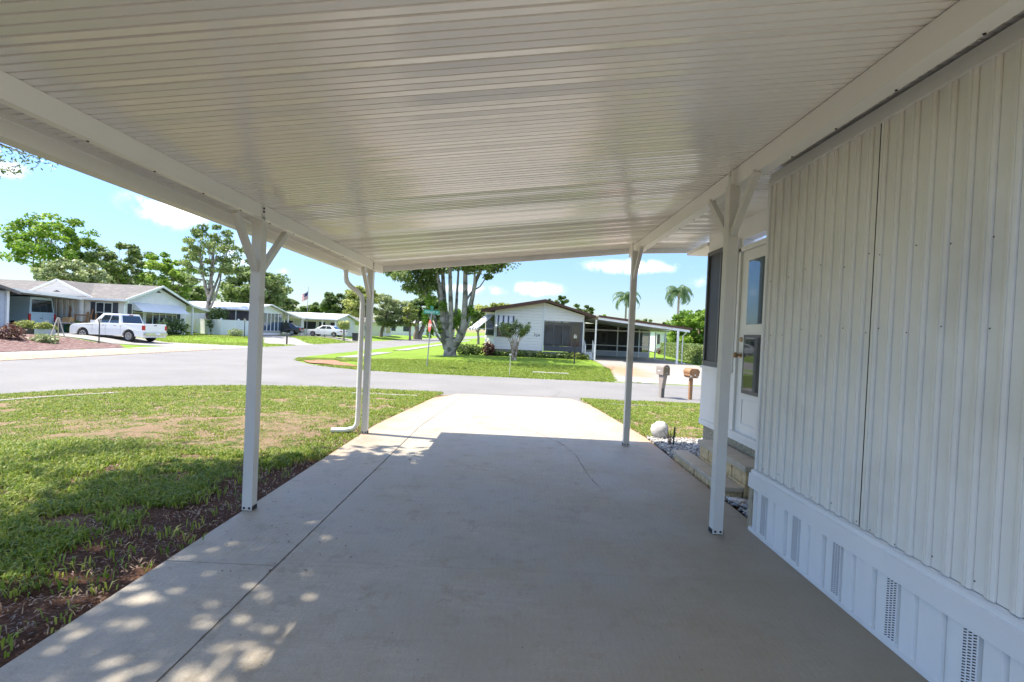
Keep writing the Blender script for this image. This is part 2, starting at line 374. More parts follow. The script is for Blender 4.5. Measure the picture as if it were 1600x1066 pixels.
def concrete_mat(name, col, own=False):
    m = bpy.data.materials.new(name); m.use_nodes = True; t = m.node_tree; b = t.nodes['Principled BSDF']; lk = t.links.new
    P = nd(t, 'ShaderNodeNewGeometry').outputs['Position']
    def noise(sc, det=6, ro=.6, vec=None):
        n = nd(t, 'ShaderNodeTexNoise'); n.inputs['Scale'].default_value = sc; n.inputs['Detail'].default_value = det; n.inputs['Roughness'].default_value = ro; lk(vec or P, n.inputs['Vector']); return n.outputs[0]
    def mr(f, a, b_, c=0, d=1):
        r = nd(t, 'ShaderNodeMapRange'); r.inputs[1].default_value = a; r.inputs[2].default_value = b_; r.inputs[3].default_value = c; r.inputs[4].default_value = d; lk(f, r.inputs[0]); return r.outputs[0]
    def mix(f, a, b_):
        r = nd(t, 'ShaderNodeMixRGB')
        for i, q in enumerate((f, a, b_)):
            if isinstance(q, tuple): r.inputs[i].default_value = (*q, 1)
            elif isinstance(q, float): r.inputs[i].default_value = q
            else: lk(q, r.inputs[i])
        return r.outputs[0]
    def ma(op, a, b_):
        r = nd(t, 'ShaderNodeMath', operation=op)
        for i, q in enumerate((a, b_)):
            if isinstance(q, (int, float)): r.inputs[i].default_value = q
            else: lk(q, r.inputs[i])
        return r.outputs[0]
    sp = nd(t, 'ShaderNodeSeparateXYZ'); lk(P, sp.inputs[0]); x = sp.outputs[0]; y = sp.outputs[1]
    c = Vector(col)
    cur = mix(mr(noise(1.3, 7, .65), .35, .65), tuple(c*.74), tuple(c*1.12))
    mp = nd(t, 'ShaderNodeMapping'); mp.inputs['Scale'].default_value = (1, 6, 1); lk(P, mp.inputs[0])
    cur = mix(mr(noise(4.5, 5, .6, mp.outputs[0]), .38, .75, 0, .8), cur, tuple(c*.76))
    cur = mix(mr(noise(95, 4, .8), .42, .68, 0, .8), cur, tuple(c*.62))
    cur = mix(mr(noise(2.1, 8, .75), .46, .66, 0, .7), cur, (c.x*.70, c.y*.67, c.z*.60)); cur = mix(mr(noise(5, 8, .8), .53, .62, 0, .6), cur, (c.x*.55, c.y*.50, c.z*.42))
    cur = mix(mr(noise(18, 8, .8), .48, .68, 0, .5), cur, tuple(c*.70))
    wb = nd(t, 'ShaderNodeTexWave'); wb.wave_type = 'BANDS'; wb.bands_direction = 'X'; wb.inputs['Scale'].default_value = 7; wb.inputs['Distortion'].default_value = 4; wb.inputs['Detail'].default_value = 4; wb.inputs['Detail Scale'].default_value = 3; lk(mp.outputs[0], wb.inputs[0])
    cur = mix(ma('MULTIPLY', wb.outputs[1], mr(noise(.8), .42, .6, 0, .42)), cur, tuple(c*.72))
    if own:
        # tan weathering towards the house side and the foreground
        f = ma('ADD', ma('MULTIPLY', x, .24), ma('MULTIPLY', y, -.16)); f = ma('ADD', f, ma('MULTIPLY', noise(1.6), .9))
        cur = mix(mr(f, -.25, .55, 0, .9), cur, (c.x*.66, c.y*.58, c.z*.45))
        # rust stains from the sprinkler water along the street end edges
        g_ = ma('ADD', ma('ABSOLUTE', ma('ADD', x, .03), 0.0), ma('MULTIPLY', noise(2.2), .9)); g2 = ma('MULTIPLY', mr(g_, 2.05, 2.5), mr(y, 4.2, 7.5))
        cur = mix(ma('MULTIPLY', g2, .6), cur, (.45, .24, .11))
        gv = ma('MULTIPLY', mr(ma('ADD', y, ma('MULTIPLY', noise(1.4), 1.2)), 13.9, 14.8), .5); cur = mix(gv, cur, (.50, .33, .20))
    else:
        dx_ = ma('MULTIPLY', ma('ADD', x, -5.9), .75); dy_ = ma('MULTIPLY', ma('ADD', y, -25.8), .33); rd = ma('ADD', ma('ADD', ma('MULTIPLY', dx_, dx_), ma('MULTIPLY', dy_, dy_)), ma('MULTIPLY', noise(1.3), 1.6)); cur = mix(mr(rd, 1.9, .9, 0, .8), cur, (.42, .20, .09))
    lk(cur, b.inputs['Base Color']); b.inputs['Roughness'].default_value = .62 if own else .85
    b.inputs['Specular IOR Level'].default_value = .4
    if own:
        rr = mr(noise(1.3), .35, .65, .42, .72); lk(rr, b.inputs['Roughness'])
    wv = nd(t, 'ShaderNodeTexWave'); wv.wave_type = 'BANDS'; wv.bands_direction = 'X'; wv.inputs['Scale'].default_value = 9; wv.inputs['Distortion'].default_value = 7; wv.inputs['Detail'].default_value = 3; lk(P, wv.inputs[0])
    bh = ma('ADD', noise(70, 6, .85), ma('MULTIPLY', wv.outputs[1], .10))
    bp = nd(t, 'ShaderNodeBump'); bp.inputs['Strength'].default_value = .8; bp.inputs['Distance'].default_value = .008; lk(bh, bp.inputs['Height'])
    lk(bp.outputs[0], b.inputs['Normal']); return m
CONC = concrete_mat('driveway_concrete', (.49, .445, .365), True)
CONC2 = concrete_mat('far_concrete', (.37, .355, .33), False)
# own driveway: separate poured panels with open joints
dr = empty('driveway'); tag(dr, 'concrete driveway running from the carport to the street', kind='structure')
jx = -1.365; g2 = .004
def clipx(poly_x0, poly_x1, y0, y1): return [(poly_x0, y0), (poly_x1, y0), (poly_x1, y1), (poly_x0, y1)]
cutsL = [-5, -1.6, 2.92, 6.72, 11.0]
for a, b_ in zip(cutsL[:-1], cutsL[1:]):
    sheet('side_strip', rect(-2.03, jx-g2, a+g2, b_-g2), CONC, 0, parent=dr, kind=None)
sheet('side_strip', [(-2.03, 11.0+g2), (jx-g2, 11.0+g2), (jx-g2, 14.4), (-1.62, 14.4), (-1.78, 13.4), (-2.03, 12.6)], CONC, 0, parent=dr, kind=None)
cutsM = [(-5, 3.0), (3.0, 6.76), (6.76, 10.6), (10.6, 12.9)]
for a, b_ in cutsM:
    sheet('slab_panel', rect(jx+g2, 2.0, a+g2*.5, b_-g2*.5), CONC, 0, parent=dr, kind=None)
sheet('slab_panel', [(jx+g2, 12.9+g2), (1.97, 12.9+g2), (1.9, 13.3), (1.72, 14.5), (jx+g2, 14.42)], CONC, 0, parent=dr, kind=None)
# cracks: thin dark ribbons lying on the slab
CRK = mat('crack_dirt', (.13, .11, .085), .95)
def ribbon(pts, wd, name='crack', parent=None, seed=1, z0=.003, jit=.012):
    rnd = random.Random(seed); P = []
    for (a, b_) in zip(pts[:-1], pts[1:]):
        n = max(2, int(math.dist(a, b_)/.06))
        for i in range(n): t = i/n; P.append((a[0]+(b_[0]-a[0])*t+rnd.uniform(-jit, jit), a[1]+(b_[1]-a[1])*t+rnd.uniform(-jit, jit)))
    P.append(pts[-1]); vs = []; fs = []
    for i, p in enumerate(P):
        q = P[min(i+1, len(P)-1)]; o = P[max(i-1, 0)]; dx, dy = q[0]-o[0], q[1]-o[1]; l = math.hypot(dx, dy) or 1; w_ = wd*rnd.uniform(.25, 1)/2
        for s_ in (-1, 1): x_, y_ = p[0]-dy/l*w_*s_, p[1]+dx/l*w_*s_; vs.append((x_, y_, float(base(x_, y_))+z0))
    for i in range(len(P)-1): fs.append((2*i, 2*i+1, 2*i+3, 2*i+2))
    return MB().raw(vs, fs).build(name, CRK, parent)
def gp(px, py):
    z = 0.0
    for _ in range(8): p = onz(px, py, z); z = float(base(p.x, p.y))
    return (p.x, p.y)
ribbon([gp(682, 657), gp(740, 659), gp(797, 663), gp(830, 673), gp(852, 682)], .010, parent=dr, seed=2)
ribbon([gp(852, 682), gp(880, 696), gp(900, 712), gp(916, 740), gp(940, 765)], .007, parent=dr, seed=3)
ribbon([gp(722, 628), gp(760, 630), gp(812, 632)], .012, parent=dr, seed=4)
ribbon([(jx+.004, -2), (jx, 2.6), (jx-.003, 6), (jx, 10), (jx, 14.3)], .011, 'joint_dirt', dr, 5, .002, .003)
rb = random.Random(8)
mbx = MB()
for (px, py, s_) in [(876, 693, .03), (880, 696, .035), (873, 691, .02), (800, 634, .02), (817, 634, .02), (805, 648, .02), (820, 649, .025), (640, 719, .03), (648, 712, .02)] + [(rb.uniform(340, 560), rb.uniform(720, 900), rb.uniform(.006, .014)) for _ in range(70)] + [(rb.uniform(300, 1150), rb.uniform(780, 1050), rb.uniform(.003, .008)) for _ in range(60)]:
    p = gp(px, py)
    if not (-2.0 < p[0] < 1.85 and p[1] < 14): continue
    a = rb.uniform(0, 3.1); mbx.raw([(p[0]+s_*math.cos(a+k*1.57)*(1 if k % 2 else .4)*rb.uniform(.6, 1), p[1]+s_*math.sin(a+k*1.57)*(1 if k % 2 else .4), float(base(p[0], p[1]))+.004+.004*rb.random()) for k in range(4)], [(0, 1, 2, 3)])
tag(mbx.build('leaf_litter', mat('leaf_litter', (.07, .045, .03), .9, var=.3, vs=20)), 'dry leaf bits scattered on the concrete', 'litter', kind='stuff')
sheet('opposite_driveway', OPP_DRIVE, CONC2, .012, label='sunlit concrete driveway of the house across the street')
sheet('neighbour_driveway', L1_DRIVE, CONC2, .012, label='concrete driveway under the white pickup')
sheet('carport_floor', L0_DRIVE, CONC2, .012, label='concrete floor under the van')
sheet('side_driveway', L2_DRIVE, CONC2, .012, label='concrete driveway of the fenced house')
sheet('sedan_driveway', SEDAN_DRIVE, CONC2, .012, label='concrete driveway under the parked sedan')
sheet('sidewalk', rect(-22.7, -21.0, 8, 32.2), CONC2, .012, label='concrete sidewalk in front of the mulch bed')
VERGE = mat('verge_gravel', (.46, .34, .24), .95, var=.35, vs=5, bump=(30, 1, .04), stain=((.2, .14, .1), 9, .5, .7))
sheet('gravel_verge', rect(-20.98, -18.95, 8, 31.8), VERGE, .04, label='tan gravel verge beside the road')
MULCH = mat('red_mulch', (.13, .065, .055), .98, var=.4, vs=7, bump=(12, 1, .08), stain=((.27, .20, .175), 7, .5, .62))
sheet('mulch_bed', [(-40, 12), (-22.72, 12), (-22.72, 28.6), (-25.5, 31.6), (-40, 31.6)], MULCH, .03, label='reddish bark mulch bed')
def strip(name, pts, wd, m, dz, label, parent=None, thick=.05):
    vs = []; fs = []
    for i, p in enumerate(pts):
        q = pts[min(i+1, len(pts)-1)]; o = pts[max(i-1, 0)]; dx, dy = q[0]-o[0], q[1]-o[1]; l = math.hypot(dx, dy)
        for s_ in (-1, 1): x_, y_ = p[0]-dy/l*wd/2*s_, p[1]+dx/l*wd/2*s_; vs.append((x_, y_, float(base(x_, y_))+dz))
    n = len(vs); vs += [(a, b_, c-thick) for a, b_, c in vs]
    for i in range(len(pts)-1):
        a = 2*i; fs += [(a, a+1, a+3, a+2), (a, a+2, a+2+n, a+n), (a+1, a+3, a+3+n, a+1+n)]
    return tag(MB().raw(vs, fs).build(name, m, parent), label, kind='structure')
def arc_own(d): return [(-12+7-(7-d)*math.cos(a), 14.6-7+(7-d)*math.sin(a)) for a in np.linspace(.2, math.pi/2, 14)]
strip('buried_walk', [q_ for q_ in arc_own(1.75) if q_[0] < -8.6], .20, CONC2, .022, 'thin pale strip of old sidewalk at the left of the front lawn')
strip('buried_walk', [(x_, 14.6-1.72) for x_ in (-4.2, -3.6, -3.2, -2.9, -2.5)], .26, CONC2, .022, 'narrow strip of old sidewalk showing through the front lawn')
strip('buried_walk', [(2.6, 13.1), (3.6, 13.1), (5, 13.1), (7, 13.1)], .12, CONC2, .022, 'sliver of old sidewalk in the lawn by the mailboxes')
strip('far_walk', [(-9.6, 28.0), (-9.5, 31.5), (-9.4, 36)], 1.1, CONC2, .03, 'sidewalk slab at the far street corner')
strip('far_walk', [(-9.3, 40), (-9.3, 52), (-9.3, 70), (-9.3, 100)], 1.1, CONC2, .04, 'sidewalk along the side road')
strip('far_walk', [(.9, 23.3), (2.6, 23.3)], .35, CONC2, .04, 'short bare sidewalk slab in the lawn across the street')
DIRT = mat('corner_dirt', (.30, .15, .09), .98, var=.25, vs=6, bump=(20, .8, .03))
def blob_sheet(name, cx, cy, rx, ry, rot, m, dz, label):
    pts = []
    for k in range(28):
        a = 2*math.pi*k/28; r = 1+.22*math.sin(3*a+1)+.12*math.sin(7*a); X_ = rx*r*math.cos(a); Y_ = ry*r*math.sin(a)
        x_ = cx+X_*math.cos(rot)-Y_*math.sin(rot); y_ = cy+X_*math.sin(rot)+Y_*math.cos(rot); pts.append((x_, y_, float(base(x_, y_))+dz))
    c = (cx, cy, float(base(cx, cy))+dz); mb = MB(); mb.raw([c]+pts, [(0, i+1, (i+1) % 28+1) for i in range(28)])
    return tag(mb.build(name, m), label, kind='structure')
rdk = empty('road_cracks'); tag(rdk, 'thin tar and crack lines wandering over the asphalt', kind='structure')
def rr_line(pts, wd, seed): 
    o = ribbon(pts, wd, 'road_crack', rdk, seed, 0)
    for v_ in o.data.vertices: v_.co.z = -.3965
rr_line([(-9, 15.2), (-5, 15.0), (-1, 14.95), (3, 14.9), (9, 15.0)], .03, 31); rr_line([(-3, 18.2), (2, 17.9), (8, 18.1), (13, 17.8)], .012, 32); rr_line([(-16, 14), (-12.5, 17), (-11, 20), (-13, 24)], .014, 33)
rr_line([(-15.6, 24), (-15.4, 36), (-15.8, 55), (-15.5, 80)], .02, 34); rr_line([(1.2, 14.8), (1.6, 16.4), (1.1, 17.9)], .012, 35)
blob_sheet('corner_dirt', -9.0, 23.9, 1.9, .75, -.75, DIRT, .045, 'worn red dirt patch on the far street corner')
# ------------------------------------------------------------------ carport
cpt = empty('carport', (0, 0, 0), 0, 'white aluminium carport with ribbed ceiling over the driveway', 'carport')
SL = .1172
def zr(x): return 2.583+SL*x if x < 1.62 else 2.7729+.05*(x-1.62)
RY0, RY1 = 0.8, 7.22
SEAM = mat('seam_shade', (.20, .19, .17), .9)  # shadow-gap darkness painted onto the ceiling groove floors
def ceiling():
    pitch = .0508; rnd = random.Random(4); mb = MB(); y = RY0; k = 0
    xa, xb, xc = -2.27, 1.62, 2.62; vs = []; fs = []
    prof = []; pan = 0; pd = 0
    while y < RY1-.01:
        if k % 12 == 0: pan = rnd.uniform(-.0022, .0022)
        t = rnd.uniform(-.0010, .0010)+pan*.5; deep = k % 6 == 0; gd = .03 if deep else .02; gw = .009 if deep else .0068
        prof += [(y, gd), (y+gw, gd), (y+gw+.0012, t), (y+pitch-.0012, -t)]
        y += pitch; k += 1
    for (yy, dz) in prof:
        for x_ in (xa, xb, xc): vs.append((x_, yy, zr(x_)+dz))
    f2 = []
    for i in range(len(prof)-1):
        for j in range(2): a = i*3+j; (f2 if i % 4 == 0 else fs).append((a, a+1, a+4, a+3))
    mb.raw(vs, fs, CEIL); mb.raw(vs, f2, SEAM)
    # upper skin, so the roof has thickness
    n = len(mb.v); mb.raw([(xa, RY0, zr(xa)+.07), (xb, RY0, zr(xb)+.07), (xc, RY0, zr(xc)+.07), (xa, RY1, zr(xa)+.07), (xb, RY1, zr(xb)+.07), (xc, RY1, zr(xc)+.07)], [(0, 1, 4, 3), (1, 2, 5, 4)], CEIL)
    return mb
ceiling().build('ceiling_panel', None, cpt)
def beam(x0, x1, top):
    mb = MB(); h = .092; mb.box(x0, x1, RY0+.01, RY1-.03, top-h, top, WHITE)
    mb.box(x0-.006, x1+.004, RY0+.012, RY1-.032, top-h-.012, top-h-.001, WHITE); return mb
b1 = beam(-2.006, -1.968, zr(-1.97)-.002)
br = MB(); tp = zr(1.6)-.004; br.box(1.6, 1.66, RY0+.01, RY1-.03, tp-.122, tp, WHITE); br.box(1.597, 1.685, RY0+.012, RY1-.032, tp-.134, tp-.123, WHITE); 
gt = MB(); gz = zr(-2.27)
prof = [(-2.266, gz-.002), (-2.262, gz-.03), (-2.27, gz-.034), (-2.27, gz-.108), (-2.33, gz-.118), (-2.365, gz-.09), (-2.37, gz-.02), (-2.39, gz+.0), (-2.39, gz+.03), (-2.375, gz+.03), (-2.36, gz-.01), (-2.355, gz-.085), (-2.325, gz-.105), (-2.276, gz-.098), (-2.272, gz+.02)]
gt.prism(prof, 'y', RY0, RY1+.02); gt.build('gutter', WHITE, cpt)
fa = MB(); ya, yb = RY1+.002, RY1+.03
fa.raw([(-1.97, ya, zr(-1.97)-.075), (1.62, ya, zr(1.62)-.075), (2.62, ya, zr(2.62)-.07), (-2.23, ya, zr(-2.23)-.075), (-1.97, ya, zr(-1.97)+.08), (1.62, ya, zr(1.62)+.08), (2.62, ya, zr(2.62)+.08), (-2.23, ya, zr(-2.23)+.08)] +
       [(-1.97, yb, zr(-1.97)-.075), (1.62, yb, zr(1.62)-.075), (2.62, yb, zr(2.62)-.07), (-2.23, yb, zr(-2.23)-.075), (-1.97, yb, zr(-1.97)+.08), (1.62, yb, zr(1.62)+.08), (2.62, yb, zr(2.62)+.08), (-2.23, yb, zr(-2.23)+.08)],
       [(3, 0, 4, 7), (0, 1, 5, 4), (1, 2, 6, 5), (11, 8, 12, 15), (8, 9, 13, 12), (9, 10, 14, 13), (3, 11, 8, 0), (0, 8, 9, 1), (1, 9, 10, 2), (3, 11, 15, 7), (2, 10, 14, 6), (7, 15, 12, 4), (4, 12, 13, 5), (5, 13, 14, 6)])
fa.build('end_fascia', TRIM, cpt)
for sc, x_, z_ in ((b1, -1.998, zr(-1.97)-.107), (br, 1.675, tp-.136)):
    y_ = 1.0
    while y_ < 7: sc.lathe([(.006, 0), (.006, .004)], 6, (x_, y_, z_-.003), m=DARK); y_ += .42
    sc.build('beam', None, cpt)
POSTM = mat('post_aluminium', (.64, .63, .58), .42, var=.05, vs=4, bump=(60, .08, .002), stain=((.42, .39, .33), 3.5, .60, .85))
def post(x, y, top, inner, braces):
    """inner = +1 when the open side is towards +x"""
    mb = MB(); h = .038
    mb.box(x-h, x+h, y-h, y+h, .004, top-.125, POSTM); xi = x+inner*h
    mb.box(xi-inner*.008, xi-inner*.002, y-h, y+h*.15, top-.1249, top-.01, POSTM)
    bz = mb
    for yy, zz in ((y-.02, top-.03), (y-.02, top-.055)): bz.lathe([(.008, 0), (.008, .008)], 6, (xi-inner*.002, yy, zz), 'x', DARK)
    for yy in (y-h, y+h):
        for s_ in (-.02, .02): bz.lathe([(.009, -.006), (.009, .006)], 6, (x+s_, yy, .022), 'y', DARK)
    bz.box(x-h-.006, x-h-.0005, y-h*.8, y+h*.8, .004, .035, DARK); bz.box(x+h+.0005, x+h+.006, y-h*.8, y+h*.8, .004, .035, DARK)
    p = mb.build('post', None, cpt)
    for dy in braces:
        q = MB(); a = Vector((x+inner*.0, y+math.copysign(h, dy), top-.50)); b_ = Vector((x, y+dy, top-.135))
        q.bar(a, b_, .05, .045, up=(1, 0, 0)); q.build('brace', POSTM, p, bevel=.004)
    return p
post(-2.0, 3.79, zr(-1.97), 1, (-.34, .42)); post(-2.0, 6.72, zr(-1.97), 1, (-.36,))
post(1.6, 3.76, zr(1.6), -1, (-.37, .42)); post(1.57, 6.70, zr(1.58), -1, (-.36,))
ds = MB(); gx = -2.31
ds.tube([(gx, 6.62, gz-.10), (gx, 6.62, gz-.2), (gx+.02, 6.62, gz-.27), (gx+.07, 6.64, gz-.33), (gx+.14, 6.67, gz-.38), (gx+.2, 6.70, gz-.45), (gx+.215, 6.7, gz-.55), (gx+.215, 6.7, .22), (gx+.205, 6.7, .12), (gx+.16, 6.7, .06), (gx+.05, 6.69, .035), (gx-.13, 6.67, .03)], .034, 10)
ds.build('downspout', WHITE, cpt, smooth=True)
# ------------------------------------------------------------------ own home
hm = empty('mobile_home', (0, 0, 0), 0, 'white mobile home with vertical ribbed siding along the carport', 'mobile home')
def ribbed(y0, y1, x, z0, z1, pitch, parent, name, m, prof, extra=None):
    mb = MB(); pts = []; y = y0
    while y < y1-1e-4:
        for (a, d) in prof:
            yy = y+a*pitch
            if yy <= y1: pts.append((yy, d))
        y += pitch
    pts.append((y1, 0)); vs = []
    for (yy, d) in pts: vs += [(x-d, yy, z0), (x-d, yy, z1)]
    mb.raw(vs, [(2*i, 2*i+1, 2*i+3, 2*i+2) for i in range(len(pts)-1)], m)
    return mb
PR = [(0, 0), (.40, .0), (.401, -.012), (.425, -.012), (.43, .011), (.56, .014), (.58, .009), (.62, .009), (.64, .014), (.80, .011), (.93, 0)]
WX = 1.925
RUSTY = mat('rusty_screw', (.12, .10, .08), .7)
for (a, b_) in ((2.695, 3.80), (1.475, 2.687), (.255, 1.467), (-.965, .247), (-1.6, -.973)):
    s = ribbed(a, b_, WX, .485, 2.692, .1012, hm, 'siding', SIDING, PR); rb = random.Random(a)
    yy = b_-.07
    while yy > a:
        for zz in (.52, 1.55, 1.95):
            s.lathe([(.0034, 0), (.0034, .003)], 6, (WX-.0035-(.018 if rb.random() < .3 else 0), yy+rb.uniform(-.01, .01), zz+rb.uniform(-.03, .03)), 'x', RUSTY)
        yy -= .2024
    s.box(WX-.001, WX+.008, a-.005, a-.002, .485, 2.70, DARK); s.build('siding_sheet', None, hm)
co = MB(); co.box(WX+.03, 6.5, -1.6, 3.80, .30, 2.765); co.box(WX-.02, WX+.02, 3.801, 3.832, .49, 2.70); co.build('wall_core', TRIM, hm)
tb = MB(); tb.box(WX-.024, WX-.0005, -1.6, 3.83, 2.674, 2.725); tb.box(WX-.012, WX-.0005, -1.6, 3.83, 2.7255, 2.763); tb.build('top_trim', TRIM, hm)
bl = MB(); bl.prism([(WX-.001, .482), (WX-.028, .474), (WX-.03, .452), (WX-.045, .448), (WX-.05, .345), (WX-.03, .335), (WX-.001, .335)], 'y', -1.6, 3.86); bl.build('belt_trim', TRIM, hm)
# skirting with vents
PS = [(0, 0), (.008, 0), (.0085, -.008), (.015, -.008), (.0155, .024), (.30, .024), (.345, 0), (.3455, -.008), (.352, -.008), (.3525, 0), (.37, .024), (.55, .024), (.595, 0), (.5955, -.008), (.602, -.008), (.6025, 0), (.62, .024), (.91, .024), (.96, 0)]
sk = ribbed(-1.6, 3.84, WX-.011, .03, .345, .4125, hm, 'x', SKIRT, PS); sk.box(WX+.0, WX+.004, -1.6, 3.84, .02, .34, SKIRT); sk.build('skirting', SKIRT, hm)
vp = MB(); k = 0
vm = mat('vent_white', (.78, .79, .8), .5)
yv = 3.63
while yv > .3:
    v1 = MB(); v1.box(WX-.039, WX-.0355, yv-.035, yv+.035, .045, .34, vm)
    for r_ in range(24):
        for c_ in range(3):
            zc = .055+r_*.012; yc = yv-.022+c_*.022
            v1.raw([(WX-.0395, yc-.0075, zc-.003+.004), (WX-.0395, yc+.0075, zc-.003-.002), (WX-.0395, yc+.0075, zc+.001), (WX-.0395, yc-.0075, zc+.006)], [(0, 1, 2, 3)], DARK)
    v1.build('skirting_vent', None, hm); yv -= .4125
bt = MB(); bt.box(WX-.035, WX-.001, -1.6, 3.85, .002, .03); bt.build('base_trim', TRIM, hm)
cb = MB(); cb.box(WX-.02, WX+.05, 3.842, 3.90, .0, .335); cb.build('corner_pier', FOUND, hm)
# porch wall
PX = 2.46; py0, py1 = 3.85, 6.42
pw = MB(); pw.box(PX, PX+.12, py0, py1, .47, 1.15); pw.box(PX, PX+.12, 6.36, py1, 1.15, 2.6); pw.box(PX, PX+.12, py0, 4.55, 1.15, 2.6); pw.box(PX, PX+.12, 5.44, 5.60, 1.15, 2.6); pw.box(PX, PX+.12, py0, py1, 2.6, 2.82)
pw.box(PX+.12, 6.5, 6.30, 6.42, .47, 2.82); pw.build('porch_wall', TRIM, hm)
fn = MB(); fn.box(PX+.03, PX+.14, py0, py1-.03, -.05, .469); fn.box(PX+.14, 6.5, 6.27, 6.39, -.05, .469); fn.build('foundation', FOUND, hm)
wn = MB(); wn.box(PX-.03, PX+.02, 5.60, 5.64, 1.16, 2.60); wn.box(PX-.03, PX+.02, 6.33, 6.37, 1.16, 2.6); wn.box(PX-.028, PX+.02, 5.64, 6.33, 1.16, 1.22); wn.box(PX-.028, PX+.02, 5.64, 6.33, 2.55, 2.6); wn.box(PX-.028, PX+.015, 5.94, 5.98, 1.22, 2.55)
wo = wn.build('window', mat('bronze_frame', (.10, .10, .10), .5), hm)
q = MB(); q.box(PX-.008, PX-.002, 5.64, 6.33, 1.22, 2.55); q.build('insect_screen', SCREEN, wo)
sl = MB(); sl.box(PX-.05, PX-.001, 5.55, 6.40, 1.125, 1.155); sl.box(PX-.035, PX-.001, 5.50, 5.56, 1.155, 2.62); sl.build('window_sill', TRIM, hm)
bb = MB(); bb.box(PX-.012, PX-.001, 5.50, 6.425, .472, 1.12); bb.box(PX-.02, PX-.001, 3.85, 6.43, .40, .469); bb.build('base_panel', TRIM, hm)
dframe = MB(); dframe.box(PX-.03, PX+.06, 5.425, 5.47, .50, 2.50); dframe.box(PX-.03, PX+.06, 4.50, 4.545, .5, 2.5); dframe.box(PX-.03, PX+.06, 4.50, 5.47, 2.46, 2.51); dframe.box(PX-.06, PX+.05, 4.50, 5.47, .475, .50); dframe.build('door_frame', TRIM, hm)
dd = MB(); dd.box(PX-.006, PX+.035, 4.55, 5.42, .51, 2.455); door = dd.build('door', mat('door_paint', (.75, .76, .74), .4, var=.03), hm, bevel=.004)
q = MB(); q.box(PX-.012, PX-.007, 4.66, 5.26, 1.66, 2.34); q.build('upper_pane', SKYGLASS, door)
q = MB(); q.box(PX-.02, PX-.007, 4.66, 5.28, .93, 1.55); q.build('lower_window_frame', mat('bronze_frame', (.1, .1, .1), .5), door)
q = MB(); q.box(PX-.024, PX-.0205, 4.69, 5.24, .97, 1.52); q.build('lower_pane', GLASS, door)
q = MB(); q.box(PX-.012, PX-.007, 4.66, 5.28, .6, .61); q.box(PX-.012, PX-.007, 4.66, 5.28, .86, .87); q.box(PX-.012, PX-.007, 5.27, 5.28, .61, .86); q.box(PX-.012, PX-.007, 4.66, 4.67, .61, .86); q.build('panel_moulding', TRIM, door)
q = MB(); q.lathe([(.03, 0), (.03, -.01), (.012, -.015), (.012, -.04), (.028, -.045), (.03, -.065), (.02, -.08), (.004, -.082)], 14, (PX-.006, 5.36, 1.33), 'x'); q.build('door_knob', BRASS, door, smooth=True)
q = MB(); q.lathe([(.028, 0), (.028, -.01), (.018, -.016), (.004, -.018)], 14, (PX-.006, 5.36, 1.50), 'x'); q.build('deadbolt', BRASS, door, smooth=True)
eave = MB(); eave.box(PX-.02, 6.5, 6.425, 7.19, 2.70, 2.75); eave.build('eave_soffit', TRIM, hm)
# steps
st = empty('porch_steps', (2.3, 5.2, 0), 0, 'two split-face block steps below the porch door', 'steps')
def blocks(x0, x1, y0, y1, z0, z1, rows, pitch, seed):
    mb = MB(); rnd = random.Random(seed); h = (z1-z0)/rows
    for r_ in range(rows):
        y = y0-(pitch/2 if r_ % 2 else 0)
        while y < y1-.01:
            a = max(y, y0)+.004; b_ = min(y+pitch, y1)-.004
            if b_-a > .02: mb.box(x0+rnd.uniform(0, .012), x1, a, b_, z0+r_*h+.003, z0+(r_+1)*h-.003)
            y += pitch
    return mb
m1 = blocks(2.215-2.3, 2.46-2.3, 4.62-5.2, 5.78-5.2, .0, .25, 2, .2, 1); s1 = m1.build('step_block', STONE, st, bevel=.006)
q = MB(); q.box(2.2-2.3, 2.45-2.3, 4.60-5.2, 5.80-5.2, .251, .31); q.build('step_tread', STEPTOP, st, bevel=.008)
m1 = blocks(2.035-2.3, 2.21-2.3, 4.64-5.2, 6.12-5.2, -.06, .055, 1, .4, 2); m1.build('step_block', STONE, st, bevel=.006)
q = MB(); q.box(2.02-2.3, 2.212-2.3, 4.62-5.2, 6.14-5.2, .056, .10); q.build('step_tread', STEPTOP, st, bevel=.008)
# pebbles
def pebbles(name, zones, n, seed, label):
    rng = np.random.default_rng(seed); bmx = bmesh.new(); bmesh.ops.create_icosphere(bmx, subdivisions=1, radius=1); bv = np.array([v_.co[:] for v_ in bmx.verts]); bf = np.array([[v_.index for v_ in f_.verts] for f_ in bmx.faces]); bmx.free()
    Vs = []; Fs = []; rn = []
    tot = sum((z_[1]-z_[0])*(z_[3]-z_[2]) for z_ in zones)
    off = 0
    for z_ in zones:
        k = int(n*(z_[1]-z_[0])*(z_[3]-z_[2])/tot)
        for _ in range(k):
            x_ = rng.uniform(z_[0], z_[1]); y_ = rng.uniform(z_[2], z_[3]); r_ = rng.uniform(.009, .021)
            a = rng.uniform(0, 6.28); sc_ = np.array([r_*rng.uniform(.8, 1.4), r_, r_*rng.uniform(.5, .8)]); p = bv*sc_*(1+.12*rng.standard_normal((len(bv), 1)))
            p = np.stack([p[:, 0]*math.cos(a)-p[:, 1]*math.sin(a), p[:, 0]*math.sin(a)+p[:, 1]*math.cos(a), p[:, 2]], -1)+[x_, y_, float(base(x_, y_))-.02+rng.uniform(0, .04)]
            Vs.append(p); Fs.append(bf+off); off += len(bv); rn.append(np.full(len(bv), rng.random()))
    o = npmesh(name, np.concatenate(Vs), np.concatenate(Fs), leafmat(name+'_stone', (.22, .21, .20), (.50, .49, .47), (.75, .74, .73), .0), rnd=np.concatenate(rn))
    return tag(o, label, 'gravel', kind='stuff')
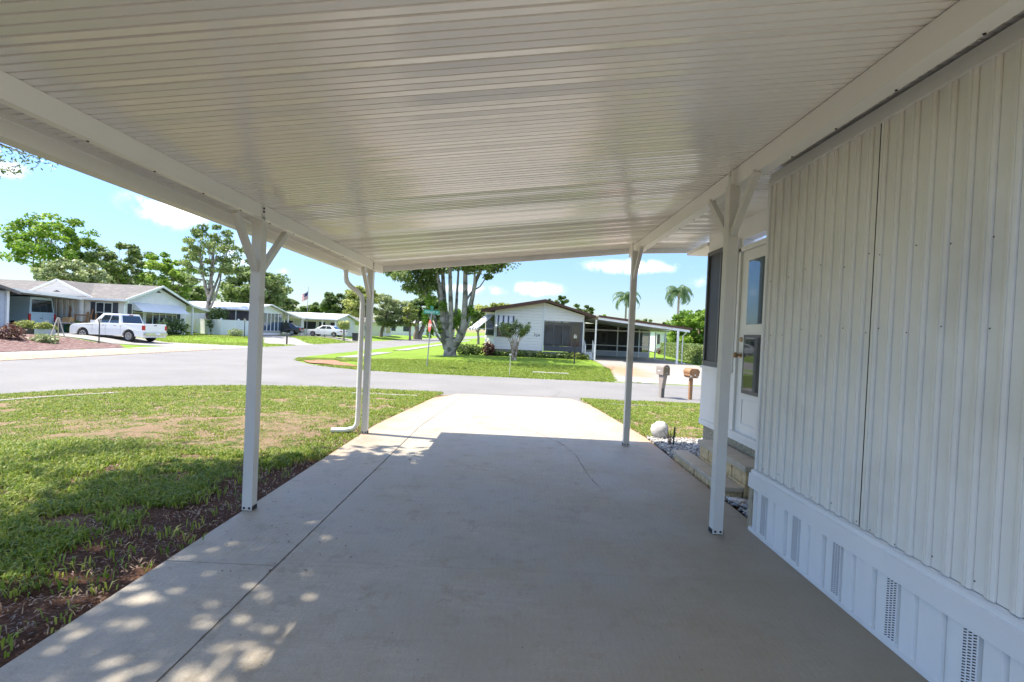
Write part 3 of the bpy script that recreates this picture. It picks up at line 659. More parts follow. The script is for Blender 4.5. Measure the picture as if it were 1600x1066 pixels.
pebbles('pebble_bed', [(2.04, 2.9, 6.14, 7.35), (2.04, 2.46, 3.9, 4.6)], 3600, 3, 'grey river pebbles between the driveway and the porch')
gb = empty('garden_boulder', (*gp(1030, 684), 0), 0, 'lumpy white painted boulder at the edge of the pebbles', 'rock')
q = MB(); q.lathe([(.005, .0), (.07, .012), (.115, .06), (.13, .125), (.115, .19), (.07, .238), (.005, .25)], 20, (0, 0, -.01)); q.v = [(x_*(1+.05*math.sin(7*z_*8+x_*30)), y_*(1+.06*math.cos(23*x_+9*z_)), z_*(1+.05*math.sin(31*x_+17*y_))) for x_, y_, z_ in q.v]; q.build('boulder_body', mat('boulder_white', (.50, .50, .49), .8, var=.12, vs=25, bump=(25, .6, .01)), gb, smooth=True)
q = MB(); q.lathe([(.06, -.02), (.05, .008)], 14, (0, 0, 0)); q.build('boulder_foot', TRIM, gb)
tw = empty('dry_twigs', (*gp(1046, 696), 0), 0, 'bare dry twigs of a dead shrub beside the white boulder', 'shrub'); q = MB(); rb = random.Random(5)
for k in range(9):
    a = rb.uniform(0, 6.28); l = rb.uniform(.16, .3); p1 = (math.cos(a)*.03, math.sin(a)*.03, .1); p2 = (math.cos(a)*.09, math.sin(a)*.07, l)
    q.tube([(0, 0, -.02), p1, p2], [.006, .004, .0015], 5); q.tube([p1, (p1[0]+rb.uniform(-.06, .06), p1[1]+rb.uniform(-.05, .05), .2)], [.003, .001], 4)
q.build('stems', mat('dry_twig', (.25, .17, .13), .9), tw)
sk_ = MB(); sk_.tube([(0, 0, -.05), (.003, .0, .12), (.01, 0, .25)], [.012, .012, .011], 8); sk_.tube([(.01, 0, .25), (.01, 0, .262)], [.016, .012], 8)
o = sk_.build('garden_stake', mat('stake_green', (.02, .05, .03), .6)); o.location = (*gp(1052, 697), 0); tag(o, 'short dark green stake in the pebbles next to the twigs', 'stake')
# newspaper bag and white stone near the post
nb = MB(); rb = random.Random(2); n1, n2 = 14, 10; vs = []
for i in range(n1):
    for j in range(n2):
        a = 2*math.pi*j/n2; t = i/(n1-1); r_ = .055*math.sin(math.pi*(.12+.76*t))**.6*(1+.22*rb.uniform(-1, 1)); vs.append((-.16+.32*t, r_*1.3*math.cos(a), .035+r_*.6*math.sin(a)))
nb.raw(vs, [(i*n2+j, i*n2+(j+1) % n2, (i+1)*n2+(j+1) % n2, (i+1)*n2+j) for i in range(n1-1) for j in range(n2)]+[tuple(range(n2)), tuple(range((n1-1)*n2, n1*n2))])
o = nb.build('newspaper_bag', mat('newspaper_bag', (.42, .41, .42), .3, var=.35, vs=22, stain=((.12, .09, .07), 16, .52, .6)), smooth=True); o.location = (2.12, 4.36, .0); o.rotation_euler = (0, 0, 2.1); tag(o, 'old newspaper in a crumpled clear bag on the pebbles beside the near post', 'newspaper')
q = MB(); q.lathe([(.003, 0), (.05, .01), (.075, .05), (.06, .1), (.02, .125), (.003, .128)], 12); o = q.build('white_rock', mat('white_rock', (.75, .75, .75), .8, bump=(18, .6, .02)), smooth=True); o.location = (2.3, 4.12, 0.01); o.rotation_euler = (.2, .1, .3); tag(o, 'white rock among the pebbles between the step and the skirting', 'rock')
#@@PART2
# ------------------------------------------------------------------ vegetation builders
G1 = leafmat('leaf_bright', (.08, .16, .02), (.18, .31, .035), (.33, .43, .08), .42)
G2 = leafmat('leaf_dark', (.06, .10, .03), (.11, .17, .05), (.20, .27, .09))
G3 = leafmat('leaf_pale', (.15, .20, .08), (.27, .33, .15), (.42, .46, .24))
G4 = leafmat('leaf_yellow', (.15, .19, .04), (.30, .35, .09), (.46, .48, .17))
G5 = leafmat('leaf_mid', (.08, .13, .035), (.17, .24, .07), (.31, .38, .14))
PALMG = leafmat('palm_leaf', (.04, .09, .03), (.09, .16, .06), (.17, .24, .11))
REDL = leafmat('leaf_red', (.09, .035, .03), (.15, .065, .05), (.20, .15, .09))
GRASSM = leafmat('grass_blade', (.07, .15, .012), (.20, .28, .03), (.42, .42, .10), .36)
STRAWM = leafmat('straw_blade', (.12, .08, .05), (.30, .21, .13), (.48, .38, .26), .1)
def leaf_cards(name, C_, size, m, rng, parent=None, up=.35, aspect=.55, offs=None):
    """C_ (n,3) centres -> bent leaf-shaped quads"""
    n = len(C_); nrm = rng.standard_normal((n, 3)); nrm[:, 2] = np.abs(nrm[:, 2])+up; nrm /= np.linalg.norm(nrm, axis=1)[:, None]
    t = rng.standard_normal((n, 3)); t -= nrm*(t*nrm).sum(1)[:, None]; t /= np.linalg.norm(t, axis=1)[:, None]; b = np.cross(nrm, t)
    s = (size*rng.uniform(.6, 1.35, n))[:, None]
    V = np.stack([C_-t*s, C_+b*s*aspect, C_+t*s, C_-b*s*aspect], 1).reshape(-1, 3)
    Fx = np.arange(4*n).reshape(n, 4); rnd = rng.random(n)
    if offs is not None: rnd = np.clip(.75*rnd+.5*(offs-.25), 0, 1)
    return npmesh(name, V, Fx, m, parent, np.repeat(rnd, 4))
def clumps_in(rng, n, rx, ry, rz, hollow=.35, mind=None):
    P = []
    tries = 0
    while len(P) < n and tries < n*60:
        tries += 1
        p = rng.uniform(-1, 1, 3); r = np.linalg.norm(p)
        if r > 1 or r < hollow: continue
        if p[2] < -.75: continue
        q = p*[rx, ry, rz]
        if mind and any(np.linalg.norm(q-o) < mind for o in P): continue
        P.append(q)
    return np.array(P)
def tree(name, label, cat, loc, h, crown_c, rx, ry, rz, lm, bark=BARK, tr=.2, seed=1, nc=34, nl=150, ls=.2, cr=.32, group=None, limbs=5, fork=.35, stems=1, mind=None, hollow=.35, trunk_top=None):
    """loc base; crown_c offset of the crown centre from base (x,y,z)"""
    rng = np.random.default_rng(seed); t = empty(name, loc, 0, label, cat, group)
    cc = np.array(crown_c, float); P = clumps_in(rng, nc, rx, ry, rz, hollow, mind or .28*(rx*ry*rz)**(1/3))+cc
    mb = MB(); zf = cc[2]*fork if fork < 1 else fork
    nodes = []
    for s_ in range(stems):
        a = 2*math.pi*s_/max(stems, 1)+rng.random(); o = 0 if stems == 1 else tr*.9
        b0 = np.array([math.cos(a)*o, math.sin(a)*o, -.15])
        top = cc*[.9, .9, 1]+np.array([0, 0, rz*.25]) if stems == 1 else cc+np.array([math.cos(a)*rx*.4, math.sin(a)*ry*.4, rz*.2])
        pts = [b0]; rs = [tr*1.35]; m_ = 7
        for i in range(1, m_+1):
            f = i/m_; p = b0+(top-b0)*[f**1.3, f**1.3, f]+rng.normal(0, .05*tr*4, 3)*[1, 1, .2]; pts.append(p); rs.append(tr*(1.15-.85*f) if i > 1 else tr*1.05)
        mb.tube(pts, rs, 9); nodes += [(pts[i], rs[i]) for i in range(2, m_+1) if pts[i][2] >= zf*.8]
    # limbs towards sectors, then twigs to the clumps
    K = limbs; ang = np.arctan2(P[:, 1]-cc[1], P[:, 0]-cc[0]); order = np.argsort(ang); groups_ = np.array_split(order, K)
    for gidx in groups_:
        if len(gidx) == 0: continue
        tgt = P[gidx].mean(0)*.75+cc*.25; low = min(nodes, key=lambda q: abs(q[0][2]-(zf+.25*(tgt[2]-zf)*rng.random()))+.2*np.linalg.norm(q[0][:2]-tgt[:2])); a = np.array(low[0]); r0 = min(low[1]*.7, tr*.6)
        mid = a+(tgt-a)*.5+np.array([0, 0, -.12*np.linalg.norm(tgt-a)]); lp = []
        for i in range(7):
            f = i/6; lp.append(a*(1-f)**2+2*mid*f*(1-f)+tgt*f*f+(rng.normal(0, .04, 3)*np.linalg.norm(tgt-a)*.5 if 0 < i < 6 else 0))
        lr = [r0*(1-.72*i/6) for i in range(7)]; mb.tube(lp, lr, 6)
        for j in gidx:
            k = int(np.argmin([np.linalg.norm(q-P[j])+.3*max(0, q[2]-P[j][2]) for q in lp])); k = max(1, min(k, 5)); q0 = lp[k]; q1 = P[j]; mm_ = (q0+q1)/2+rng.normal(0, .08, 3)*np.linalg.norm(q1-q0)
            mb.tube([q0, mm_, q1], [lr[k]*.55, lr[k]*.35, lr[k]*.12+.004], 5, cap=False)
    mb.build('trunk', bark, t, smooth=True)
    R0 = .93*cr*(rx*ry*rz)**(1/3); Cs = []; of = []
    for p in P:
        k = int(nl*.78*rng.uniform(.6, 1.3)); q = rng.standard_normal((k, 3)); q /= np.linalg.norm(q, axis=1)[:, None]; q *= (rng.random(k)**.45)[:, None]*R0*rng.uniform(.75, 1.2); q[:, 2] *= .62
        Cs.append(p+q); of.append(np.full(k, rng.random()))
    leaf_cards('crown', np.concatenate(Cs), ls, lm, rng, t, offs=np.concatenate(of))
    return t
def ptree(name, label, Yd, cx, cy, rxp, rzp, lm, bx=None, zb=0.0, **k):
    """a tree standing at distance Yd, its crown seen at (cx, cy) with half extents rxp, rzp (px of the 1600 px photo)"""
    s = Yd/F; c = onY(cx, cy, Yd); b = onY(bx if bx else cx, 520, Yd); zb_ = float(base(b.x, Yd))+zb
    rx = rxp*s; rz = rzp*s; return tree(name, label, 'tree', (b.x, Yd, zb_), 0, (c.x-b.x, 0, c.z-zb_), rx, rx*.9, rz, lm, **k)
def shrub(name, label, loc, rx, ry, h, lm, seed=1, n=900, ls=.07, group=None, cat='shrub', box=False, up=.35, stem=True):
    rng = np.random.default_rng(seed); t = empty(name, loc, 0, label, cat, group)
    if box:
        p = rng.uniform(-1, 1, (n, 3)); ax = rng.integers(0, 3, n); sg = np.where(rng.random(n) < .5, -1, 1); d = 1-.18*rng.random(n)
        sg = np.where(ax == 2, 1, sg)
        p[np.arange(n), ax] = sg*d; p *= [rx, ry, h/2]; p[:, 2] += h/2; p += rng.normal(0, .03, p.shape)
    else:
        q = rng.standard_normal((n, 3)); q /= np.linalg.norm(q, axis=1)[:, None]; r = rng.random(n)**.3; lob = 1+.18*np.sin(5*np.arctan2(q[:, 1], q[:, 0])+seed)+.12*np.sin(9*q[:, 2]+seed*2)
        p = q*(r*lob)[:, None]*[rx, ry, h/2]; p[:, 2] = np.abs(p[:, 2]+h*.42)
    leaf_cards('foliage', p, ls, lm, rng, t, up=up)
    if stem:
        mb = MB()
        for k in range(5): a = rng.random()*6.28; mb.tube([(0, 0, -.05), (math.cos(a)*rx*.2, math.sin(a)*ry*.2, h*.35), (math.cos(a)*rx*.55, math.sin(a)*ry*.55, h*.75)], [.02, .014, .005], 5)
        mb.build('stems', BARK, t)
    return t
def palm(name, label, loc, ht, fl, nf=22, seed=1, droop=1.0, lean=0.0, tr=.14, lm=None, w=.5):
    rng = np.random.default_rng(seed); t = empty(name, loc, 0, label, 'palm tree'); mb = MB()
    pts = [(lean*(i/8)**2, 0, -.1+ht*i/8) for i in range(9)]; mb.tube(pts, [tr*(1.3-.5*i/8) if i else tr*1.6 for i in range(9)], 10); mb.build('trunk', PALMB, t, smooth=True)
    top = np.array(pts[-1]); V = []; Fx = []; rn = []; sm = MB()
    for k in range(nf):
        az = 2.399*k+rng.normal(0, .15); el0 = R(80)*(1-k/nf)+R(5); l = fl*rng.uniform(.85, 1.1); d = np.array([math.cos(az), math.sin(az), 0]); side = np.array([-math.sin(az), math.cos(az), 0]); p = top.copy(); el = el0; sp = []; m_ = 12
        for i in range(m_): sp.append(p.copy()); p = p+(d*math.cos(el)+np.array([0, 0, math.sin(el)]))*l/m_; el -= droop*R(15)*(.6+.05*i)
        sp.append(p); sm.tube(sp[::3], [.03, .022, .016, .01, .004][:len(sp[::3])], 4, cap=False); c_ = rng.random()
        for i in range(2, 13):
            f = i/12; ll = w*math.sin(math.pi*min(1, .15+.85*f))*.9+.06; tg = sp[i]-sp[i-1]; tg = tg/np.linalg.norm(tg)
            for s_ in (-1, 1):
                for sub in (0, .5):
                    o = sp[i-1]+(sp[i]-sp[i-1])*sub; e = o+side*s_*ll*.75+tg*ll*.5+np.array([0, 0, -ll*rng.uniform(.25, .8)]); wv = tg*.028*(fl/1.2)
                    n = len(V)*1; V += [o-wv, o+wv, e+wv*.2, e-wv*.2]; rn += [np.clip(c_*.5+.5*rng.random(), 0, 1)]*4; Fx.append([n, n+1, n+2, n+3])
    sm.build('fronds_rib', MAT['leaf_mid'] if False else mat('frond_rib', (.14, .17, .06), .7), t); npmesh('crown', np.array(V), np.array(Fx), lm or PALMG, t, np.array(rn))
    return t
# ------------------------------------------------------------------ own lawn grass
def grass(name, pts, hts, rng, m, label, nb=4, wdt=.006, spread=.03, lean=.9):
    n = len(pts); k = n*nb; base_ = np.repeat(pts, nb, 0)+np.concatenate([rng.normal(0, spread, (k, 2)), np.zeros((k, 1))], 1)
    hh = np.repeat(hts, nb)*rng.uniform(.55, 1.25, k); a = rng.uniform(0, 2*np.pi, k); d = np.stack([np.cos(a), np.sin(a), np.zeros(k)], -1); sd_ = np.stack([-np.sin(a), np.cos(a), np.zeros(k)], -1)
    ln = rng.uniform(.25, lean, k); w_ = (wdt if np.ndim(wdt) == 0 else np.repeat(wdt, nb))*rng.uniform(.7, 1.3, k); w_ = w_[:, None]
    up = np.array([0, 0, 1.0]); h1 = hh[:, None]
    p1 = base_+d*(ln*.35)[:, None]*h1+up*h1*.6; p2 = base_+d*(ln*1.05)[:, None]*h1+up*h1*(1-.45*ln[:, None])
    V = np.stack([base_-sd_*w_*.7, base_+sd_*w_*.7, p1+sd_*w_, p1-sd_*w_, p2], 1).reshape(-1, 3)
    i0 = np.arange(k)*5; q = np.stack([i0, i0+1, i0+2, i0+3], -1); tt = np.stack([i0+3, i0+2, i0+4, i0+4], -1)
    me_r = np.repeat(np.clip(np.repeat(rng.random(n)*.5, nb)+rng.random(k)*.5, 0, 1), 5)
    # tips as separate triangles need 3-gons: build with two calls merged as loops
    me = bpy.data.meshes.new(name); me.vertices.add(len(V)); me.vertices.foreach_set('co', V.astype(np.float32).ravel())
    li = np.concatenate([q.ravel(), tt[:, :3].ravel()]).astype(np.int32); me.loops.add(len(li)); me.loops.foreach_set('vertex_index', li)
    ls_ = np.concatenate([np.arange(k)*4, 4*k+np.arange(k)*3]).astype(np.int32); lt = np.concatenate([np.full(k, 4), np.full(k, 3)]).astype(np.int32)
    me.polygons.add(2*k); me.polygons.foreach_set('loop_start', ls_); me.polygons.foreach_set('loop_total', lt); me.update(calc_edges=True)
    at = me.attributes.new('rnd', 'FLOAT', 'POINT'); at.data.foreach_set('value', me_r.astype(np.float32)); me.materials.append(m)
    o = link(bpy.data.objects.new(name, me)); tag(o, label, 'grass', kind='stuff'); return o
def scatter(rng, n, x0, x1, y0, y1, dens):
    x = rng.uniform(x0, x1, n); y = rng.uniform(y0, y1, n); k = rng.random(n) < dens(x, y); return x[k], y[k]
def terr(x, y): return base(x, y)-.02+0*x
def lawn():
    rng = np.random.default_rng(11)
    vis = lambda x, y: (x > -1.12*y-.8)
    def dl(x, y):
        c = fbm(x*1.3, y*2.0, 21)*.38+fbm(x*5, y*6, 22)*.62
        edge = -2.8+.36*np.maximum(0, y-3.7)+(fbm(x*1.6, y*1.6, 9)-.5)*.7          # bare soil to the right of this line (near)
        soil = ss((x-edge+.1)/.35)*(y < 6.6)
        cov = ss((c-.375)/.09)
        cov = np.where(y < 5.3, ss((c-.34)/.08), cov)
        cov = cov*(1-.965*soil)*(d_own(x, y) > .04)
        walk = ((np.abs(d_own(x, y)-1.75) < .12) & ((x < -8.6)|(x > -4.3)))|((np.abs(d_own(x, y)-1.3) < .22) & (c < .62)); cov = np.where(walk, cov*.12, cov)
        verge = d_own(x, y) < 1.0; cov = np.where(verge, np.maximum(cov, .75)*(d_own(x, y) > .02), cov)
        return cov*np.clip(5.0/np.maximum(y, 2.2), .2, 1.6)*.62*vis(x, y)
    x, y = scatter(rng, 260000, -14, -2.06, 1.3, 14.62, dl)
    x2, y2 = scatter(rng, 34000, 2.03, 7.5, 7.2, 14.62, lambda x, y: ss((fbm(x*2.2, y*2.2, 21)*.6+fbm(x*6, y*6, 22)*.4-.40)/.12)*.8*np.where(d_own(x, y) < 1.0, 1, .8)*((x > 3.1)|(y > 7.5))*(np.abs(d_own(x, y)-1.5) > .06))
    x = np.concatenate([x, x2]); y = np.concatenate([y, y2]); lush = ss((5.9-y+.5*(fbm(x, y, 31)-.5))/.6)
    h = .045+.05*lush*fbm(x*1.5, y*1.5, 33)*1.6+.012*np.clip(y-6, 0, 9)*.35
    w_ = .0032+.0016*lush+.00055*np.clip(y-4, 0, 11)
    P = np.stack([x, y, terr(x, y)], -1); print('tufts', len(P))
    grass('front_lawn_grass', P, h, rng, GRASSM, 'patchy green turf of the front lawn beside the driveway', nb=5, wdt=w_, spread=.028)
    x, y = scatter(rng, 90000, -14, -2.06, 1.3, 14.5, lambda x, y: np.clip(4.0/np.maximum(y, 2.2), .15, 1.3)*.30*vis(x, y)*(d_own(x, y) > .1)*np.where(x > -2.7+.36*np.maximum(0, y-3.7), .3, 1))
    x2, y2 = scatter(rng, 9000, 2.03, 7.5, 7.2, 14.5, lambda x, y: .4+0*x)
    x = np.concatenate([x, x2]); y = np.concatenate([y, y2]); P = np.stack([x, y, terr(x, y)+.004], -1)
    grass('lawn_thatch', P, np.full(len(P), .028)+.01*rng.random(len(P)), rng, STRAWM, 'dry straw thatch lying between the turf patches', nb=4, wdt=.003+.0009*np.clip(y-3, 0, 12), spread=.04, lean=2.2)
    x, y = scatter(rng, 60000, -13, 6, 20.8, 27, lambda x, y: (d_isl(x, y) > .03)*np.clip(1.3-.16*d_isl(x, y), .25, 1)*.75*~inpoly(x, y, OPP_DRIVE)*(((x+9)/2.1)**2+((y-23.9)/1.3)**2 > 1)*(np.abs(d_isl(x, y)-2.35) > .1))
    P = np.stack([x, y, terr(x, y)], -1)
    grass('corner_lawn_grass', P, np.full(len(P), .085), rng, GRASSM, 'bright green turf of the lawn across the street', nb=4, wdt=.011, spread=.07)
    x, y = scatter(rng, 16000, -30, -18.9, 20, 60, lambda x, y: .8*np.where(y < 37.3, 0, 1)*~inpoly(x, y, L2_DRIVE)*~inpoly(x, y, SEDAN_DRIVE)*~((x > -19.02)))
    P = np.stack([x, y, terr(x, y)], -1); grass('far_lawn_grass', P, np.full(len(P), .11), rng, GRASSM, 'green turf of the lawns along the side road', nb=3, wdt=.02, spread=.15)
lawn()
def chips():
    rng = np.random.default_rng(17); n = 26000
    x = rng.uniform(-6, -2.06, n); y = rng.uniform(1.2, 6.8, n); e = -2.8+.36*np.maximum(0, y-3.7)+(fbm(x*1.6, y*1.6, 9)-.5)*.7; k = (x > e-.25) & (rng.random(n) < np.clip(3.5/y, .3, 1)); x = x[k]; y = y[k]
    P = np.stack([x, y, terr(x, y)+.004+rng.uniform(0, .018, len(x))], -1)
    o = leaf_cards('mulch_chips', P, .011, leafmat('mulch_chip', (.05, .026, .017), (.16, .09, .06), (.34, .23, .16), .0), rng, up=1.2, aspect=.35); tag(o, 'dark brown mulch chips along the edge of the driveway slab', 'mulch', kind='stuff')
chips()
# ------------------------------------------------------------------ shading tree left of the carport
def near_tree():
    rng = np.random.default_rng(5); t = empty('shade_tree', (-8.6, 1.6, 0), 0, 'large tree left of the carport, one leafy branch reaching under the gutter', 'tree')
    mb = MB(); mb.tube([(0, 0, -.2), (0, 0, .6), (.1, .05, 2.2), (.3, .1, 4.2), (.5, .2, 6.5)], [.36, .27, .23, .18, .1], 12)
    cs = []
    for k in range(130):
        while True:
            p = rng.uniform(-1, 1, 3)
            if .2 < np.linalg.norm(p) < 1: break
        q = np.array([.6, -1.6, 7.0])+p*[4.3, 5.8, 2.6]; cs.append(q)
    cs = [c for c in cs if (c[1]+1.6 < (6.0 if c[0] > 2.3 else 4.9))]
    for _ in range(26): cs.append(np.array([rng.uniform(2.2, 4.4), rng.uniform(2.4, 4.3), rng.uniform(5.3, 7.8)]))
    for _ in range(10): cs.append(np.array([rng.uniform(2.3, 3.9), rng.uniform(-1.9, 2.0), rng.uniform(5.3, 7.5)]))
    lowc = [np.array([2.35, 4.05, 3.6]), np.array([2.0, 3.9, 3.4]), np.array([2.7, 4.25, 3.32]), np.array([1.75, 3.95, 3.75]), np.array([2.2, 4.3, 3.2])]
    hubs = [np.array([math.cos(a)*1.6+.4, math.sin(a)*1.4+.1, 5.6+.5*math.sin(3*a)]) for a in np.linspace(0, 6.28, 8)[:-1]]
    for h_ in hubs: mb.tube([(.15, .07, 2.8+.3*rng.random()), (np.array([.3, .1, 4.3])+h_)/2+[0, 0, -.3], h_], [.13, .1, .07], 7)
    for c in cs:
        h_ = min(hubs, key=lambda q: np.linalg.norm(q-c)); mb.tube([h_, (h_+c)/2+rng.normal(0, .15, 3), c], [.05, .03, .01], 5)
    mb.tube([(.15, .07, 3.0), (.9, 1.6, 3.9), (1.9, 3.7, 3.65), (2.6, 4.15, 3.35)], [.09, .06, .03, .01], 6)
    for c in lowc: mb.tube([(1.7, 3.3, 3.72), c], [.02, .005], 4)
    mb.build('trunk', BARK, t, smooth=True); C_ = []
    for c in cs:
        k = 60 if c[0] < 1.7 else 400; q = rng.standard_normal((k, 3)); q /= np.linalg.norm(q, axis=1)[:, None]; q *= (rng.random(k)**.5)[:, None]*rng.uniform(.55, 1.0); q[:, 2] *= .55; C_.append(c+q)
    leaf_cards('crown', np.concatenate(C_), .09, G2, rng, t); C_ = []
    for c in lowc:
        k = 260; q = rng.standard_normal((k, 3)); q /= np.linalg.norm(q, axis=1)[:, None]; q *= (rng.random(k)**.6)[:, None]*[.42, .36, .17]; C_.append(c+q)
    leaf_cards('low_branch', np.concatenate(C_), .026, G2, rng, t, aspect=.4)
near_tree()
# ------------------------------------------------------------------ mailboxes
def xf(o, loc, rz=0, rx=0, ry=0): o.location = loc; o.rotation_euler = (rx, ry, rz); return o
p = gp(1033, 622)
mbx1 = empty('mailbox', (p[0], p[1], float(base(*p))), R(8), 'grey molded mailbox with arched top on a tapering post', 'mailbox')
GM = mat('grey_plastic', (.27, .23, .20), .6, var=.08); TAN = mat('tan_door', (.17, .125, .07), .6, var=.15, vs=20); DGR = mat('dark_recess', (.10, .10, .09), .7)
mbx1.scale = (1.12,)*3; q = MB()
arch = lambda w_, z0, z1, n=10: [(-w_, z0), (w_, z0)]+[(w_*math.cos(math.pi*i/n), z1+w_*math.sin(math.pi*i/n)) for i in range(n+1)]
q.prism([(-.085, .0), (.05, 0), (.06, .25), (.12, .58), (.14, .82), (.14, .97), (-.26, .97), (-.26, .75), (-.2, .58), (-.10, .25)], 'x', -.055, .055)
q.build('post', GM, mbx1, bevel=.012)
q = MB(); A = arch(.105, .68, .88); q.prism(A, 'y', -.27, .20); q.build('box', GM, mbx1, smooth=False, bevel=.01)
q = MB(); A = arch(.088, .71, .875); q.prism(A, 'y', -.285, -.271); dr_ = q.build('box_door', TAN, mbx1); q = MB(); q.box(-.03, .03, -.298, -.286, .73, .76); q.build('handle', GREY, dr_); q = MB(); q.box(-.05, .05, -.291, -.2855, .90, .912); q.build('name_plate', GREY, dr_)
q = MB(); q.box(-.038, .038, -.112, -.100, .04, .6); q.build('front_recess', DGR, mbx1); q = MB(); q.box(-.112, -.107, -.1, .06, .78, .80); q.build('flag', mat('flag_white', (.7, .7, .7), .5), mbx1)
p = gp(1078, 625.5)
mbx2 = empty('mailbox', (p[0], p[1], float(base(*p))), R(6), 'brown wooden mailbox like a small cabin on a square timber post', 'mailbox')
mbx2.scale = (1.1,)*3; q = MB(); q.box(-.045, .045, -.045, .045, -.05, .64); q.build('post', WOOD, mbx2, bevel=.005)
q = MB(); q.prism([(-.10, .66), (.10, .66), (.14, .72), (.14, .80), (.155, .80), (.155, .86), (.10, .93), (-.10, .93), (-.155, .86), (-.155, .80), (-.14, .80), (-.14, .72)], 'y', -.22, .2); q.build('box', WOOD, mbx2, bevel=.006)
q = MB(); q.prism([(-.09, .70), (.09, .70), (.09, .85), (.06, .9), (-.06, .9), (-.09, .85)], 'y', -.235, -.221); d_ = q.build('box_door', mat('wood_door', (.32, .17, .08), .7, var=.2, vs=15), mbx2); q = MB(); q.lathe([(.016, 0), (.02, -.02)], 8, (0, -.236, .75), 'y'); q.build('handle', TRIM, d_)
q = MB(); q.box(-.125, -.05, -.23, -.221, .69, .735); q.build('number_plate', TRIM, mbx2); q = MB(); q.box(.05, .125, -.23, -.221, .69, .735); q.build('number_plate', TRIM, mbx2)
# ------------------------------------------------------------------ sign
p = gp(667, 573.5); zb = float(base(*p)); sg = empty('street_sign', (p[0], p[1], zb), 0, 'stop sign with a green street name blade on a thin pole', 'street sign')
sg.rotation_euler = (0, R(2.5), 0)
q = MB(); q.tube([(0, 0, -.1), (0, 0, 2.62)], .028, 8); q.build('pole', GREY, sg)
oct_ = [(.31*math.cos(R(22.5+45*i)), 1.98+.31*math.sin(R(22.5+45*i))) for i in range(8)]
a_ = R(-66)
st_ = MB(); st_.prism(oct_, 'y', -.036, -.032); o = st_.build('stop_plate', mat('stop_red', (.55, .10, .07), .5, var=.12, vs=8), sg); o.rotation_euler = (0, 0, a_)
def text(s, size, m, parent, loc, rot, name='lettering', ext=.002, align='CENTER'):
    cu = bpy.data.curves.new(name, 'FONT'); cu.body = s; cu.size = size; cu.extrude = ext; cu.align_x = align; cu.align_y = 'CENTER'; cu.resolution_u = 2
    o = link(bpy.data.objects.new(name, cu)); dg = bpy.context.evaluated_depsgraph_get(); me = bpy.data.meshes.new_from_object(o.evaluated_get(dg)); bpy.data.objects.remove(o); me.materials.clear(); me.materials.append(m)
    o = link(bpy.data.objects.new(name, me)); o.parent = parent; o.location = loc; o.rotation_euler = rot; return o
text('STOP', .24, TRIM, o, (0, -.038, 1.98), (R(90), 0, 0)); q = MB()
GB = mat('sign_green', (.04, .33, .22), .45, var=.05)
q = MB(); q.box(-.38, .38, -.004, .004, 2.55, 2.74); o = q.build('name_blade', GB, sg); q = MB(); rb = random.Random(6)
for k in range(12):
    if k != 9: x_ = -.31+k*.054; q.box(x_, x_+.014, -.007, -.0042, 2.59, 2.70); zz = 2.59+rb.choice((0, .05, .09)); q.box(x_+.0142, x_+.036, -.0068, -.0043, zz, zz+.016)
q.build('lettering', mat('sign_white', (.75, .78, .76), .5), o)
q = MB(); q.box(-.004, .004, -.36, .36, 2.76, 2.93); o = q.build('name_blade', GB, sg)
q = MB(); q.box(-.03, .03, -.03, .03, 2.40, 2.55); q.build('bracket', GREY, sg)
# ------------------------------------------------------------------ lamp posts
def lamp(name, label, loc, h, globe=True, colr=None, group=None):
    t = empty(name, loc, 0, label, 'lamp post', group); q = MB(); q.lathe([(.055, -.05), (.055, .05), (.035, .09), (.03, h-.30), (.045, h-.28), (.03, h-.26)], 10); q.build('pole', colr or BLACK, t)
    q = MB(); q.lathe([(.045, h-.26), (.085, h-.24), (.10, h-.08)], 8); q.build('lantern', mat('lamp_glass', (.45, .45, .42), .2, var=.05), t); q = MB(); q.lathe([(.13, h-.08), (.10, h-.05), (.03, h), (.01, h+.02)], 8); q.build('cap', colr or BLACK, t)
    return t
def lp(name, label, px, py, h, **k): p = gp(px, py); return lamp(name, label, (p[0], p[1], float(base(*p))), h, **k)
lp('lamp_post', 'black garden lamp post on the lawn before the screened sunroom', 897, 570.6, 1.7)
lp('lamp_post', 'black lamp post at the tip of the mulch bed near the pickup', 154.5, 537.5, 1.62)
lp('lamp_post', 'black lamp post in front of the white vinyl fence', 381.5, 534, 1.75)
lp('lamp_post', 'low lamp post on the lawn in front of the white sedan', 507, 531, 1.1)
p = gp(448, 538.5); t = empty('mailbox', (p[0], p[1], float(base(*p))), 0, 'black roadside mailbox on a short post by the side road', 'mailbox'); q = MB(); q.box(-.05, .05, -.05, .05, -.05, .85); q.build('post', BLACK, t); q = MB(); q.prism([(-.28, .72), (.28, .72), (.28, .9), (.22, .97), (-.22, .97), (-.28, .9)], 'y', -.12, .12); q.build('box', mat('mailbox_grey', (.12, .12, .13), .5), t, bevel=.02); q = MB(); q.box(.281, .29, -.1, .1, .75, .93); q.build('box_door', BLACK, t)
p = gp(796, 587); q = MB(); q.tube([(0, 0, -.05), (.01, 0, .5), (0, 0, .95)], [.012, .012, .01], 6); q.box(-.05, .05, -.004, .004, .88, .96); o = q.build('marker_stake', mat('stake_pale', (.62, .6, .5), .7)); o.location = (p[0], p[1], float(base(*p))); tag(o, 'thin pale marker stake in the lawn before the crape myrtle', 'stake')
